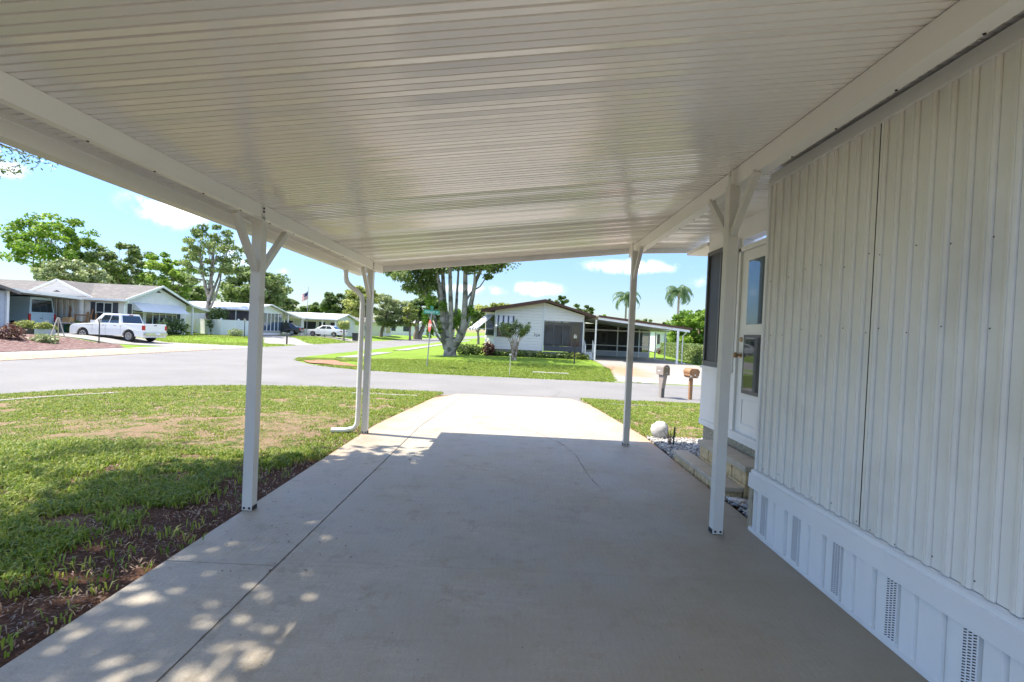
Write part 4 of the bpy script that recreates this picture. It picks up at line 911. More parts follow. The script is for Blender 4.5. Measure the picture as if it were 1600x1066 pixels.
# ------------------------------------------------------------------ house across the street
BROWN = mat('roof_brown', (.10, .045, .03), .6, var=.15); CREAM = mat('cream_siding', (.80, .76, .69), .6, var=.03, lap=(.2, 1.0)); CREAMP = mat('cream_panel', (.70, .68, .63), .6, var=.03)
SUNGL = mat('sunroom_glass', (.03, .033, .036), .04, spec=.8, var=.6, vs=1.5); KNEE = mat('grey_knee', (.085, .085, .095), .6); SHINGLE = mat('shingle_grey', (.14, .132, .125), .95, var=.3, vs=9, bump=(20, .6, .02), stain=((.20, .185, .17), 2, .5, .7))
h7 = empty('corner_house', (0, 32.5, 0), 0, 'cream house with brown roof edge, striped awnings and attached carport across the street', 'house')
def px7(px, py, dy=0.0): p = onY(px, py, 32.5+dy); return (p.x, p.z)
q = MB(); q.box(-2.0+.65, 1.80, 0, 9, .42, 2.95); q.prism([(-1.35, 2.95), (1.80, 2.95), (1.80, 3.62), (-1.35, 2.98)], 'y', 0, .15); q.prism([(-2.05, .9), (-1.351, 0), (-1.351, 9), (-2.05, 9)], 'z', .42, 2.84)
q.build('wall', CREAM, h7)
q = MB(); q.prism([(1.88, 2.42), (4.5, 2.42), (4.5, 2.86), (1.88, 3.60)], 'y', -.02, .12); q.box(4.38, 4.5, .12, 9, .4, 2.9); q.build('gable_panel', CREAM, h7)
for b_ in ((1.80, 1.88, -.045, .12, .40, 3.66), (4.44, 4.52, -.04, -.021, .44, 2.42), (-1.39, -1.31, -.03, .02, .42, 2.9)): q = MB(); q.box(*b_); q.build('corner_trim', TRIM, h7)
q = MB(); q.box(-1.95, 1.8, .06, .2, -.1, .419); q.box(1.88, 4.5, .06, .2, -.1, .38); q.prism([(-1.95, .95), (-1.36, .12), (-1.36, 3), (-1.95, 3)], 'z', -.1, .419); q.build('skirting', mat('tan_block', (.36, .31, .25), .9, var=.2, vs=8), h7)
q = MB()
def slab(mb, x0, z0, x1, z1, y0, y1, t, m=None): mb.prism([(x0, z0), (x1, z1), (x1, z1-t), (x0, z0-t)], 'y', y0, y1, m)
slab(q, -2.25, 2.98, 1.87, 3.79, -.45, 9, .10); slab(q, 1.872, 3.79, 5.2, 2.86, -.45, 9, .10); slab(q, 5.202, 2.86, 11.05, 2.30, -1.5, 9, .08); q.build('roof', mat('roof_brown_top', (.22, .17, .15), .9), h7)
q = MB(); slab(q, -2.28, 2.99, 1.87, 3.80, -.485, -.452, .24); slab(q, 1.872, 3.80, 5.2, 2.87, -.485, -.452, .14); slab(q, 5.202, 2.87, 11.1, 2.32, -1.54, -1.502, .13); q.build('fascia', BROWN, h7)
q = MB(); slab(q, 5.25, 2.76, 10.9, 2.20, -1.49, 8.9, .02); q.build('carport_ceiling', CREAMP, h7)
q = MB(); slab(q, 5.2, 2.73, 10.95, 2.175, -1.5, -1.44, .14); q.build('carport_beam', TRIM, h7)
for (px, py) in ((929, 563), (1022.8, 562.3), (1038, 563.5), (1057, 569.5)):
    g_ = onz(px, py, 0.0); x_ = g_.x; y_ = g_.y-32.5; zt = 2.70-(x_-5.25)*.099-.12; q = MB(); w_ = .055 if px == 1057 else .04; q.box(x_-w_, x_+w_, y_-w_, y_+w_, 0, zt); q.build('carport_post', TRIM, h7)
q = MB(); q.tube([(10.8, -1.35, 2.1), (10.75, -1.3, 1.95), (10.62, -1.2, 1.8), (10.62, -1.2, .1), (10.8, -1.3, .05)], .035, 6); q.build('downspout', TRIM, h7)
# sunroom glazing
q = MB(); q.box(1.9, 4.42, -.03, .04, .42, .78); q.box(4.3, 4.44, -.03, .04, .78, 2.42); sr = q.build('sunroom_base', KNEE, h7)
fr = MB()
for x_ in (1.9, 2.52, 3.12, 3.74, 4.26): fr.box(x_-.03, x_+.03, -.028, .03, .78, 2.42)
fr.box(1.9, 4.3, -.026, .03, 2.37, 2.42); sf = fr.build('sunroom_frame', mat('frame_grey', (.09, .09, .095), .5), h7)
for x_ in (1.93, 2.55, 3.15, 3.77): q = MB(); q.box(x_, x_+(.56 if x_ < 3.7 else .46), .0, .01, .79, 2.36); q.build('pane', SUNGL, sf)
q = MB(); q.box(1.95, 2.5, .35, .4, .6, 2.2); q.box(2.7, 3.0, .5, .55, .6, 2.2); q.build('curtain', mat('curtain', (.45, .44, .42), .9), sf)
# left windows and awnings
def window(parent, x0, x1, z0, z1, y, m=GLASS, fm=TRIM, w_=.05, mx=0, mz=0, rot=None, name='window'):
    q = MB(); q.box(x0-w_, x0, y-.05, y+.02, z0-w_, z1+w_); q.box(x1, x1+w_, y-.05, y+.02, z0-w_, z1+w_); q.box(x0, x1, y-.05, y+.02, z0-w_, z0); q.box(x0, x1, y-.05, y+.02, z1, z1+w_)
    for i in range(mx): c = x0+(x1-x0)*(i+1)/(mx+1); q.box(c-w_*.45, c+w_*.45, y-.045, y+.01, z0, z1)
    for i in range(mz): c = z0+(z1-z0)*(i+1)/(mz+1); q.box(x0, x1, y-.043, y+.01, c-w_*.4, c+w_*.4)
    o = q.build(name, fm, parent); g_ = MB(); g_.box(x0, x1, y-.02, y-.012, z0, z1); g_.build('pane', m, o); return o
DF = mat('dark_frame', (.03, .03, .03), .5)
window(h7, -1.15, -.32, 1.30, 2.45, -.02, fm=DF, mz=1)
e_ = empty('x', (0, 0, 0)); bpy.data.objects.remove(e_)
q = MB(); A = Vector((-1.42, .05-.06)); B = Vector((-1.98, .77)); nn = Vector((-(B-A).y, (B-A).x)).normalized(); 
for z0, z1, t0, t1 in ((1.28, 1.34, 0, 1), (2.55, 2.62, 0, 1), (1.9, 1.95, 0, 1)): q.prism([tuple(A+(B-A)*t0), tuple(A+(B-A)*t1), tuple(A+(B-A)*t1+nn*.05), tuple(A+(B-A)*t0+nn*.05)], 'z', z0, z1)
bw = q.build('bay_window', DF, h7); q = MB(); q.prism([tuple(A+nn*.02), tuple(B+nn*.02), tuple(B+nn*.03), tuple(A+nn*.03)], 'z', 1.34, 2.55); q.build('pane', GLASS, bw)
def awning(parent, p0, p1, outv, drop, nst=12, name='awning'):
    """p0-p1 top line; outv horizontal outward vector*length; striped alternately white and grey; side wings"""
    mb = MB(); p0 = Vector(p0); p1 = Vector(p1); o = Vector(outv)+Vector((0, 0, -drop)); A1 = mat('awning_white', (.75, .75, .76), .5); A2 = mat('awning_grey', (.10, .11, .14), .5)
    for i in range(nst):
        a = p0+(p1-p0)*i/nst; b_ = p0+(p1-p0)*(i+1)/nst; m = A1 if i % 3 != 1 else A2
        mb.raw([a, b_, b_+o, a+o, a+Vector((0, 0, -.02)), b_+Vector((0, 0, -.02)), b_+o+Vector((0, 0, -.10)), a+o+Vector((0, 0, -.10))], [(0, 1, 2, 3), (3, 2, 6, 7)], m)
    for e in (p0, p1): mb.raw([e, e+o, e+o+Vector((0, 0, -.1)), e+Vector((0, 0, -drop*.98))], [(0, 1, 2), ], A1); mb.bar(e+Vector((0, 0, -drop)), e+o, .02, .02, A1)
    return mb.build(name, None, parent)
awning(h7, (-1.3, -.04, 2.64), (-.1, -.03, 2.62), (0, -.62, 0), .72, 11)
awning(h7, (-1.45, .03, 2.66), (-2.05, .85, 2.64), (-1.05, -.75, 0), .95, 9)
t_ = text('724', .27, BLACK, h7, (1.42, -.012, 1.42), (R(90), 0, 0), 'house_number')
# entry steps and screen room
q = MB()
for i in range(3): q.box(4.56, 5.15, -.3+i*.28, .5, i*.16, (i+1)*.16-.002)
q.build('entry_step', CREAMP, h7)
for x_ in (4.62, 5.18):
    q = MB()
    for y_ in (-.35, .35): q.box(x_-.02, x_+.02, y_-.02, y_+.02, 0 if y_ < 0 else .3, .85 if y_ < 0 else 1.25)
    q.bar((x_, -.35, .86), (x_, .35, 1.25), .04, .04); q.bar((x_, -.35, .5), (x_, .35, .85), .03, .03)
    for k in range(5): y_ = -.25+k*.12; q.bar((x_, y_, .35+(y_+.35)*.4), (x_, y_, .88+(y_+.35)*.54), .02, .02)
    q.build('railing', TRIM, h7)
sy = 6.5
q = MB(); q.box(5.4, 10.65, sy, sy+.05, .03, .42); q.build('screen_kickplate', mat('grey_kick', (.5, .52, .54), .5), h7)
q = MB()
for x_ in (5.45, 6.35, 8.1, 9.8, 10.62): q.box(x_-.045, x_+.045, sy-.03, sy+.06, .03, 2.68-(x_-5.2)*.1)
q.box(5.4, 10.65, sy-.025, sy+.055, .421, .47); q.box(5.4, 10.65, sy-.025, sy+.055, .85, .91); q.box(5.4, 10.65, sy-.02, sy+.05, 2.02, 2.12); q.box(5.4, 6.35, sy-.022, sy+.05, 1.9, 1.97); sf = q.build('screen_frame', TRIM, h7)
SCR = mat('porch_screen', (.04, .04, .042), .7, alpha=.62); q = MB(); q.box(5.45, 10.6, sy+.02, sy+.024, .47, 2.3); q.build('mesh_screen', SCR, sf)
q = MB(); q.box(4.5, 10.6, sy+2.1, sy+2.2, .0, 2.6); q.build('rear_wall', mat('porch_wall_tan', (.22, .20, .17), .8), h7)
q = MB(); q.box(7.0, 7.7, sy+2.04, sy+2.09, .1, 2.05); d_ = q.build('porch_door', CREAMP, h7); q = MB(); q.box(7.2, 7.5, sy+2.02, sy+2.035, 1.1, 1.85); q.build('pane', GLASS, d_)
q = MB()
for i in range(5): q.box(9.2+i*.28, 9.42+i*.28, sy+1.9, sy+1.95, .9, 1.95)
q.build('porch_window', mat('bright_pane', (.45, .47, .48), .2), h7)
for k, (px, py, sx_, hh, lm, s2) in enumerate([(733, 551, .62, .75, G2, 1), (745, 553, .5, .7, G5, 2)]):
    g_ = onz(px, py, 0); shrub('hedge_shrub', ['dark green shrub at the far left corner of the cream house', 'mid green shrub between the dark shrub and the red plant'][k], (g_.x, 31.6, 0), sx_, .5, hh, lm, s2, 900, .07)
shrub('red_plant', 'red and green leafed plant at the bay window corner', (onz(763, 550, 0).x*31.4/onz(763, 550, 0).y, 31.4, 0), .42, .35, .95, REDL, 5, 500, .09)
desc = ['below the awning window', 'left of the crape myrtle', 'behind the crape myrtle trunk', 'right of the crape myrtle', 'below the house number', 'at the left end of the sunroom', 'below the first sunroom pane', 'below the middle of the sunroom', 'behind the garden lamp post', 'right of the garden lamp post', 'at the carport post end']
for k in range(11):
    x_ = -1.3+k*.58; m_ = [G2, G5, G2, G5, G3, G5, G2, G3, G5, G4, G4][k]
    shrub('foundation_shrub', 'low leafy shrub of the house hedge, '+desc[k], (x_, 31.85+.1*math.sin(k*2), 0), .36, .3, .42+.08*math.sin(k*5), m_, 20+k, 420, .065, group='low shrubs along the front of the cream house')
# crape myrtle
def vase():
    rng = np.random.default_rng(9); p = gp(803, 565); t = empty('crape_myrtle', (p[0], p[1], float(base(*p))), 0, 'small vase-shaped crape myrtle with several trunks on the lawn of the cream house', 'tree'); mb = MB(); C_ = []
    k28 = p[1]/F
    mb.tube([(0, 0, -.1), (0, 0, .2)], [.15, .12], 8)
    for k in range(11):
        a = 2*math.pi*k/11+rng.normal(0, .2); rr_ = rng.uniform(.4, 1.25); h_ = rng.uniform(1.7, 2.5)-.25*rr_; e = np.array([math.cos(a)*rr_, math.sin(a)*rr_, h_]); b_ = np.array([math.cos(a)*.09, math.sin(a)*.09, 0]); mid = np.array([math.cos(a)*rr_*.28, math.sin(a)*rr_*.28, h_*.55])
        mb.tube([b_, mid, e], [.035, .024, .010], 6)
        for j in range(4):
            s0 = mid+(e-mid)*rng.uniform(.2, .8); e2 = s0+np.array([math.cos(a+rng.normal(0, .8))*.35, math.sin(a+rng.normal(0, .8))*.35, rng.uniform(.25, .45)]); mb.tube([s0, e2], [.014, .005], 4)
            n = 60; f = rng.random(n)[:, None]; C_.append(s0+(e2-s0)*(.4+.7*f)+rng.normal(0, .055, (n, 3)))
        n = 80; f = rng.random(n)[:, None]; C_.append(mid+(e-mid)*(.45+.6*f)+rng.normal(0, .06, (n, 3)))
    mb.build('trunk', mat('myrtle_bark', (.30, .20, .15), .8, var=.3, vs=8, stain=((.5, .45, .4), 6, .5, .6)), t, smooth=True); leaf_cards('crown', np.concatenate(C_), .048, G2, rng, t)
vase()
# big multi-stemmed tree
def big():
    rng = np.random.default_rng(12); p = gp(703, 556); Y_ = p[1]; zb = float(base(*p)); t = empty('big_tree', (p[0], Y_, zb), 0, 'big tree with many pale upright stems on the corner lawn', 'tree'); mb = MB()
    def loc(px, py, dy=0.0): q_ = onY(px, py, Y_+dy); return np.array([q_.x-p[0], dy, q_.z-zb])
    mb.tube([loc(703, 562), loc(703, 553), loc(704, 540), loc(702, 528)], [.5, .40, .34, .36], 12)
    mb.tube([loc(699, 545), loc(693, 522), loc(691, 490), loc(688, 455), loc(681, 420), loc(676, 380)], [.27, .22, .17, .13, .11, .06], 9)
    stems = [([(700, 535), (698, 505), (694, 470), (692, 430), (690, 390)], .21, .3), ([(704, 530), (705, 500), (704, 460), (703, 420), (702, 380)], .19, -.2), ([(706, 542), (716, 530), (725, 505), (727, 465), (727, 425), (730, 380)], .25, -.3),
             ([(709, 545), (722, 524), (731, 500), (737, 470), (743, 440), (756, 412), (768, 390)], .2, .1), ([(702, 528), (712, 500), (714, 460), (716, 430), (718, 380)], .12, .4), ([(697, 533), (684, 510), (673, 480), (664, 455), (650, 432), (640, 410)], .13, .2), ([(696, 540), (683, 525), (676, 505), (668, 490)], .09, -.4), ([(726, 500), (735, 475), (741, 450), (742, 420), (744, 390)], .11, -.5), ([(690, 480), (683, 450), (679, 425), (684, 390)], .10, .5), ([(728, 470), (738, 455), (750, 448), (762, 430)], .07, .3)]
    for pts, r_, dy in stems:
        P_ = [loc(a, b_, dy*min(1, i/2)) for i, (a, b_) in enumerate(pts)]; mb.tube(P_, [r_*(1-.62*i/(len(P_)-1)) for i in range(len(P_))], 8)
    mb.build('trunk', BARKP, t, smooth=True)
    cl = [(612, 424, 16, 9), (628, 432, 18, 10), (640, 418, 22, 12), (655, 440, 22, 13), (640, 450, 14, 8), (668, 428, 20, 14), (685, 420, 20, 10), (660, 455, 16, 9), (676, 445, 14, 12), (712, 415, 20, 9), (735, 420, 16, 9), (752, 414, 22, 8), (770, 420, 18, 8), (782, 413, 14, 7), (762, 433, 9, 5), (650, 405, 30, 14), (700, 400, 34, 14), (745, 400, 34, 12), (790, 400, 20, 10), (615, 405, 22, 10),
          (668, 495, 9, 16), (673, 470, 9, 14), (690, 512, 7, 14), (692, 480, 7, 12), (714, 500, 8, 16), (727, 495, 6, 12), (672, 518, 6, 12), (736, 485, 6, 9)]
    C_ = []; D_ = []
    for i, (cx, cy, rx, rz) in enumerate(cl):
        n = int(rx*rz*2.3)+60; q_ = rng.standard_normal((n, 3)); q_ /= np.linalg.norm(q_, axis=1)[:, None]; q_ *= (rng.random(n)**.45)[:, None]*np.array([rx, max(rx, rz)*.9, rz])*Y_/F; 
        (C_ if i < 20 else D_).append(loc(cx, cy, rng.uniform(-.8, .8) if i < 20 else rng.uniform(-.3, .3))+q_)
    for (dx, dy, dz) in clumps_in(rng, 60, 4.6, 4.4, 2.2, .1): # crown above the frame
        n = 110; q_ = rng.standard_normal((n, 3)); q_ /= np.linalg.norm(q_, axis=1)[:, None]; q_ *= (rng.random(n)**.45)[:, None]*1.0; C_.append(np.array([dx+.1, dy, dz+7.3])+q_)
    leaf_cards('crown', np.concatenate(C_), .10, G5, rng, t); leaf_cards('stem_sprouts', np.concatenate(D_), .09, G1, rng, t)
big()
# trees and palms behind
T = ptree
GT = 'trees behind the houses on the left'
T('maple_tree', 'tall bright green maple at the far left behind the grey roofed house', 58, 84, 386, 62, 52, G1, bx=62, tr=.22, seed=31, nc=70, nl=130, ls=.21, limbs=6, cr=.22, mind=.9, group=GT)
T('olive_tree', 'pale olive rounded tree just above the cross gable roof', 52, 112, 432, 46, 24, G3, tr=.16, seed=32, nc=44, nl=200, ls=.17, group=GT)
T('spreading_tree', 'wide spreading tree with layered crown behind the grey roof ridge', 62, 188, 412, 52, 34, G5, tr=.2, seed=33, nc=50, nl=200, ls=.2, cr=.24, group=GT, mind=.9)
T('leaning_tree', 'loose light green tree above the gable of the grey roofed house', 57, 266, 436, 34, 44, G1, bx=280, tr=.14, seed=34, nc=40, nl=170, ls=.2, cr=.25, group=GT)
T('pale_trunk_tree', 'tall open tree with pale forked trunk beside the vinyl fence', 51.5, 335, 402, 52, 52, G5, bx=322, bark=BARKP, tr=.26, seed=35, nc=62, nl=120, ls=.16, cr=.20, limbs=8, fork=.3, group=GT, zb=.1, mind=.5, hollow=.1)
T('oak_tree', 'dark green tree behind the white roof of the fenced house', 72, 398, 452, 48, 36, G5, tr=.3, seed=36, nc=46, nl=260, ls=.26, group=GT)
T('background_tree', 'low green tree right of the dark green tree over the carport roof', 80, 440, 478, 30, 17, G2, tr=.2, seed=37, nc=26, nl=180, ls=.28, group=GT)
T('background_tree', 'low broad tree hidden behind the leaning tree trunk', 78, 300, 470, 50, 24, G5, tr=.2, seed=57, nc=36, nl=220, ls=.3, group=GT)
T('background_tree', 'low dark tree behind the grey roof of the pickup house', 72, 215, 452, 50, 18, G2, tr=.2, seed=58, nc=36, nl=220, ls=.3, group=GT)
T('pine_tree', 'rounded dark pine behind the flagpole roof', 100, 527, 478, 26, 19, G2, tr=.3, seed=38, nc=34, nl=240, ls=.34, group='pines behind the white roofed bungalow')
T('pine_tree', 'lower dark pine just right of the flag', 104, 493, 487, 22, 12, G2, tr=.3, seed=39, nc=26, nl=200, ls=.34, group='pines behind the white roofed bungalow')
T('pine_tree', 'thin dark pine top between the round pine and the yellow tree', 104, 541, 478, 6, 14, G2, tr=.2, seed=40, nc=10, nl=140, ls=.3, group='pines behind the white roofed bungalow')
T('background_tree', 'hazy low tree line left of the flagpole', 120, 462, 489, 22, 8, G3, tr=.3, seed=41, nc=22, nl=150, ls=.4)
T('yellow_tree', 'yellow green tree behind the far post and downspout', 80, 565, 474, 28, 27, G4, tr=.25, seed=42, nc=46, nl=200, ls=.22, group='yellow green trees along the side road', mind=.8)
T('yellow_tree', 'weeping olive tree right of the far post', 84, 610, 487, 27, 30, G3, bx=595, tr=.28, seed=43, nc=44, nl=220, ls=.22, group='yellow green trees along the side road')
T('yellow_tree', 'small yellow green tree between the weeping tree and the dark oak', 82, 641, 494, 11, 20, G4, tr=.18, seed=44, nc=26, nl=170, ls=.2, group='yellow green trees along the side road')
T('oak_tree', 'dark round oak with forked trunk left of the stop sign', 92, 664, 483, 27, 24, G2, bx=653, tr=.42, seed=45, nc=46, nl=240, ls=.27, stems=3)
T('background_tree', 'pale green tree line left of the cream house gable', 75, 775, 490, 36, 16, G4, tr=.2, seed=46, nc=38, nl=220, ls=.24, group='trees behind the cream house')
T('background_tree', 'dark green low tree beside the striped awning', 62, 748, 500, 16, 22, G5, tr=.16, seed=47, nc=26, nl=220, ls=.2, group='trees behind the cream house')
T('background_tree', 'green tree seen between the big tree stems', 110, 715, 500, 22, 16, G1, tr=.2, seed=59, nc=24, nl=160, ls=.3)
T('pine_tree', 'small pine top above the roof ridge of the cream house', 78, 878, 471, 10, 9, G2, tr=.12, seed=48, nc=14, nl=150, ls=.2, group='trees behind the cream house')
T('pine_tree', 'tiny tree top left of the roof ridge pine', 78, 858, 472, 6, 4, G2, tr=.1, seed=49, nc=8, nl=110, ls=.18, group='trees behind the cream house')
T('pine_tree', 'wide dark tree top right of the roof ridge pine', 82, 912, 484, 17, 8, G2, tr=.2, seed=50, nc=18, nl=160, ls=.22, group='trees behind the cream house')
T('background_tree', 'light green tree top above the carport roof left of the first palm', 80, 944, 497, 8, 5, G1, tr=.12, seed=51, nc=10, nl=120, ls=.2, group='trees behind the cream house')
T('background_tree', 'olive tree top above the carport roof right of the first palm', 84, 1005, 504, 14, 6, G3, tr=.12, seed=52, nc=14, nl=140, ls=.2, group='trees behind the cream house')
T('background_tree', 'dark tree top near the right end of the carport roof', 90, 1034, 507, 9, 5, G2, tr=.12, seed=53, nc=10, nl=120, ls=.22, group='trees behind the cream house')
T('broadleaf_tree', 'dense bright green broadleaf tree above the clipped hedge', 46, 1092, 518, 46, 36, G1, tr=.25, seed=54, nc=60, nl=260, ls=.16, cr=.3)
T('background_tree', 'tree crown behind the dense broadleaf tree at the right edge of the open view', 75, 1110, 500, 26, 22, G2, tr=.2, seed=60, nc=22, nl=160, ls=.26)
b_ = onY(979, 466, 70); palm('palm_tree', 'left palm with arching fronds above the carport roof', (b_.x, 70, 0), b_.z, 3.1, 18, 2, 1.15, tr=.14, w=.7)
b_ = onY(1061, 458, 66); palm('palm_tree', 'right palm with full crown beside the dense green tree', (b_.x, 66, 0), b_.z, 2.9, 28, 3, 1.15, tr=.17, w=.75)
b_ = onY(538, 505, 60); palm('young_palm', 'short yellow green palm in front of the white roofed bungalow', (b_.x, 60, float(base(b_.x, 60))), b_.z-float(base(b_.x, 60)), 1.35, 20, 4, 1.5, tr=.12, lm=G4, w=.45)
shrub('dark_conifer', 'dark conical evergreen beside the pale forked trunk', (onY(340, 520, 50.5).x, 50.5, 0), 1.0, .9, 3.2, G2, 61, 2200, .12)
for k, (y0, y1) in enumerate(((26.5, 32.5), (32.6, 38.5), (38.6, 44.5), (44.6, 51))):
    yc = (y0+y1)/2; xc = 12.95+(yc-33.8)*.167
    o = shrub('clipped_hedge', ['clipped hedge section nearest the porch wall edge', 'clipped hedge section below the dense green tree', 'clipped hedge section behind the carport post', 'farthest clipped hedge section next to the white house'][k], (xc, yc, float(base(xc, yc))), .75, (y1-y0)/2, 1.25, G5, 70+k, 7000, .07, box=True, cat='hedge', stem=True, group='clipped hedge sections'); o.rotation_euler = (0, 0, -.165)
# white house behind the hedge
hb = empty('white_house', (16.6, 58, 0), 0, 'small white house seen behind the carport posts', 'house'); q = MB(); q.box(0, 3.6, 0, 8, .1, 2.5); q.box(3.8, 9, 1.5, 9, .1, 2.4); q.build('wall', mat('white_lap', (.70, .69, .66), .6, lap=(.2, .4)), hb)
q = MB(); slab(q, -.4, 2.75, 9.3, 2.62, -.5, 9.5, .15); q.build('roof', TRIM, hb); window(hb, .9, 1.8, 1.3, 2.2, -.02, mat('green_pane', (.12, .2, .15), .3)); window(hb, -1.2+1.25, .4, 1.0, 2.2, -.03, GLASS)
q = MB(); q.box(4.6, 6.2, 1.44, 1.49, .2, 2.2); q.build('garage_door', mat('tan_door_far', (.36, .31, .24), .7), hb)
o = shrub('red_flowers', 'small pink flowering bush by the white house', (15.4, 52, 0), .55, .4, .8, REDL, 80, 400, .09)
t = empty('utility_pedestal', (onz(1035, 547, 0).x*1.0, onz(1035, 547, 0).y, 0), 0, 'grey utility meter post on the lawn beside the hedge', 'utility box'); q = MB(); q.box(-.05, .05, -.05, .05, 0, 1.3); q.build('post', GREY, t); q = MB(); q.box(-.25, .25, -.1, .1, .7, 1.6); q.build('meter_box', GREY, t, bevel=.02)
# ------------------------------------------------------------------ grey roofed house, left
W1 = mat('warm_lap', (.72, .68, .60), .65, lap=(.2, .8)); W2 = mat('grey_lap', (.74, .73, .72), .65, lap=(.2, .8)); SHUT = mat('shutter_dark', (.045, .045, .055), .6); PANE = mat('dark_pane', (.03, .035, .045), .12, spec=.8)
h1 = empty('gabled_house', (-31.5, 39.5, -.1), 0, 'beige and white house with grey shingle roof behind the white pickup', 'house')
# local: x<0 to the left, y>0 back ; end wall at x=0 from y 0..7.4
EZ = 2.92; AZ_ = 4.25
q = MB(); q.box(-16, 0, 0, 7.4, -.3, EZ); q.build('wall', W1, h1)
q = MB(); q.prism([(-.001, EZ-.0), (7.4, EZ), (3.7, AZ_-.06)], 'x', -.2, .012, W2); q.box(.001, .012, 0.02, 7.38, -.3, EZ, W2); q.build('gable_wall', None, h1)
q = MB(); t_ = .14
q.raw([(-16.3, -.45, EZ-.05), (.4, -.45, EZ-.05), (.4, 3.7, AZ_+.1), (-16.3, 3.7, AZ_+.1), (-16.3, 7.85, EZ-.05), (.4, 7.85, EZ-.05)], [(0, 1, 2, 3), (3, 2, 5, 4)])
q.raw([(-39.9+31.5, -.05, 2.9), (-37+31.5, -.05, 4.28), (-34.0+31.5, -.05, 2.9), (-39.9+31.5, 2.9, 2.9+.0), (-37+31.5, 3.6, 4.28), (-34.0+31.5, 2.9, 2.9)], [(0, 1, 4, 3), (1, 2, 5, 4)])
q.build('roof', SHINGLE, h1)
q = MB()
def rake(q, a, b_, h=.17, w_=.06): q.bar(Vector(a), Vector(b_), w_, h)
rake(q, (.41, -.45, EZ-.08), (.41, 3.7, AZ_+.07)); rake(q, (.41, 7.85, EZ-.08), (.41, 3.7, AZ_+.07)); q.box(-16.3, .38, -.50, -.44, EZ-.17, EZ-.02)
rake(q, (-8.5, -.10, 2.86), (-5.5, -.10, 4.25)); rake(q, (-2.45, -.10, 2.86), (-5.5, -.10, 4.25)); q.build('fascia', TRIM, h1)
q = MB(); q.prism([(-8.3, 2.85), (-2.6, 2.85), (-5.5, 4.15)], 'y', -.06, .0); q.build('cross_gable_wall', W1, h1)
q = MB(); q.prism([(-5.75, 3.3), (-5.2, 3.3), (-5.45, 3.42)], 'y', -.09, -.061); q.build('gable_vent', DF, h1); q = MB(); q.prism([(3.4, 3.75), (4.0, 3.75), (3.7, 3.95)], 'x', .013, .04); q.build('gable_vent', DF, h1)
window(h1, -2.25, -1.0, 1.05, 2.55, -.02, PANE, mx=1, mz=1)
for x_ in (-2.72, -.92): q = MB(); q.box(x_, x_+.4, -.05, -.003, .95, 2.62); q.build('shutter', SHUT, h1)
# end wall windows: built facing -y then turned to face +x
def endwin(parent, y0, y1, z0, z1, x, m=PANE, n=1, mz=1, w_=.05):
    q = MB(); q.box(x, x+.05, y0-w_, y0, z0-w_, z1+w_); q.box(x, x+.05, y1, y1+w_, z0-w_, z1+w_); q.box(x, x+.05, y0, y1, z0-w_, z0); q.box(x, x+.05, y0, y1, z1, z1+w_)
    for i in range(n-1): c = y0+(y1-y0)*(i+1)/n; q.box(x, x+.046, c-w_, c+w_, z0, z1)
    if mz: c = z0+(z1-z0)*.66; q.box(x, x+.043, y0, y1, c-w_*.5, c+w_*.5)
    o = q.build('window', TRIM, parent); g_ = MB(); g_.box(x+.014, x+.022, y0, y1, z0, z1); g_.build('pane', m, o); return o
endwin(h1, .75, 1.9, .9, 2.5, .013); endwin(h1, 2.25, 5.4, .95, 2.35, .013, n=4); endwin(h1, 5.55, 6.0, .95, 2.35, .013)
for y_ in (.28, 6.15): q = MB(); q.box(.014, .05, y_, y_+.4, .85, 2.6); q.build('shutter', SHUT, h1)
q = MB(); A1 = mat('awning_pale', (.60, .64, .70), .45); q.raw([(.02, .8, 2.75), (.02, 6.6, 2.75), (.85, 6.6, 2.05), (.85, .8, 2.05), (.85, 6.6, 1.98), (.85, .8, 1.98), (.02, .8, 2.1), (.02, 6.6, 2.1)], [(0, 1, 2, 3), (3, 2, 4, 5), (0, 3, 6), (1, 2, 7)]); q.build('window_awning', A1, h1)
q = MB(); q.box(.013, .05, 6.75, 7.1, 1.35, 1.6); q.build('house_sign', mat('sign_dark', (.1, .1, .12), .6), h1)
q = MB(); q.raw([(-6, 7.86, EZ-.1), (.4, 7.86, EZ-.1), (.4, 11.4, 2.25), (-6, 11.4, 2.25), (-6, 7.86, EZ-.02), (.4, 7.86, EZ-.02), (.4, 11.4, 2.33), (-6, 11.4, 2.33)], [(0, 1, 2, 3), (4, 5, 6, 7), (0, 1, 5, 4), (1, 2, 6, 5), (2, 3, 7, 6), (3, 0, 4, 7)]); q.bar((.42, 7.86, EZ-.06), (.42, 11.4, 2.29), .04, .2); q.build('side_carport_roof', TRIM, h1)
for y_ in (8.0, 11.0): q = MB(); q.box(.1, .24, y_, y_+.14, -.1, 2.3+(11.4-y_)*.17); q.build('side_carport_post', TRIM, h1)
q = MB(); q.tube([(.55, -.3, EZ-.15), (.4, -.2, EZ-.3), (.05, -.06, EZ-.45), (.05, -.06, .1)], .05, 6); q.build('downspout', TRIM, h1)
shrub('flower_bush', 'dark leafy bush beside the end wall of the grey roofed house', (onY(270, 520, 44).x, 44, -.1), 1.2, 1.0, 1.7, G2, 85, 1500, .1)
shrub('flower_bush', 'small pale flowering bush seen above the pickup bed', (-29.9, 41.6, -.1), .5, .5, 1.6, G3, 86, 500, .08)
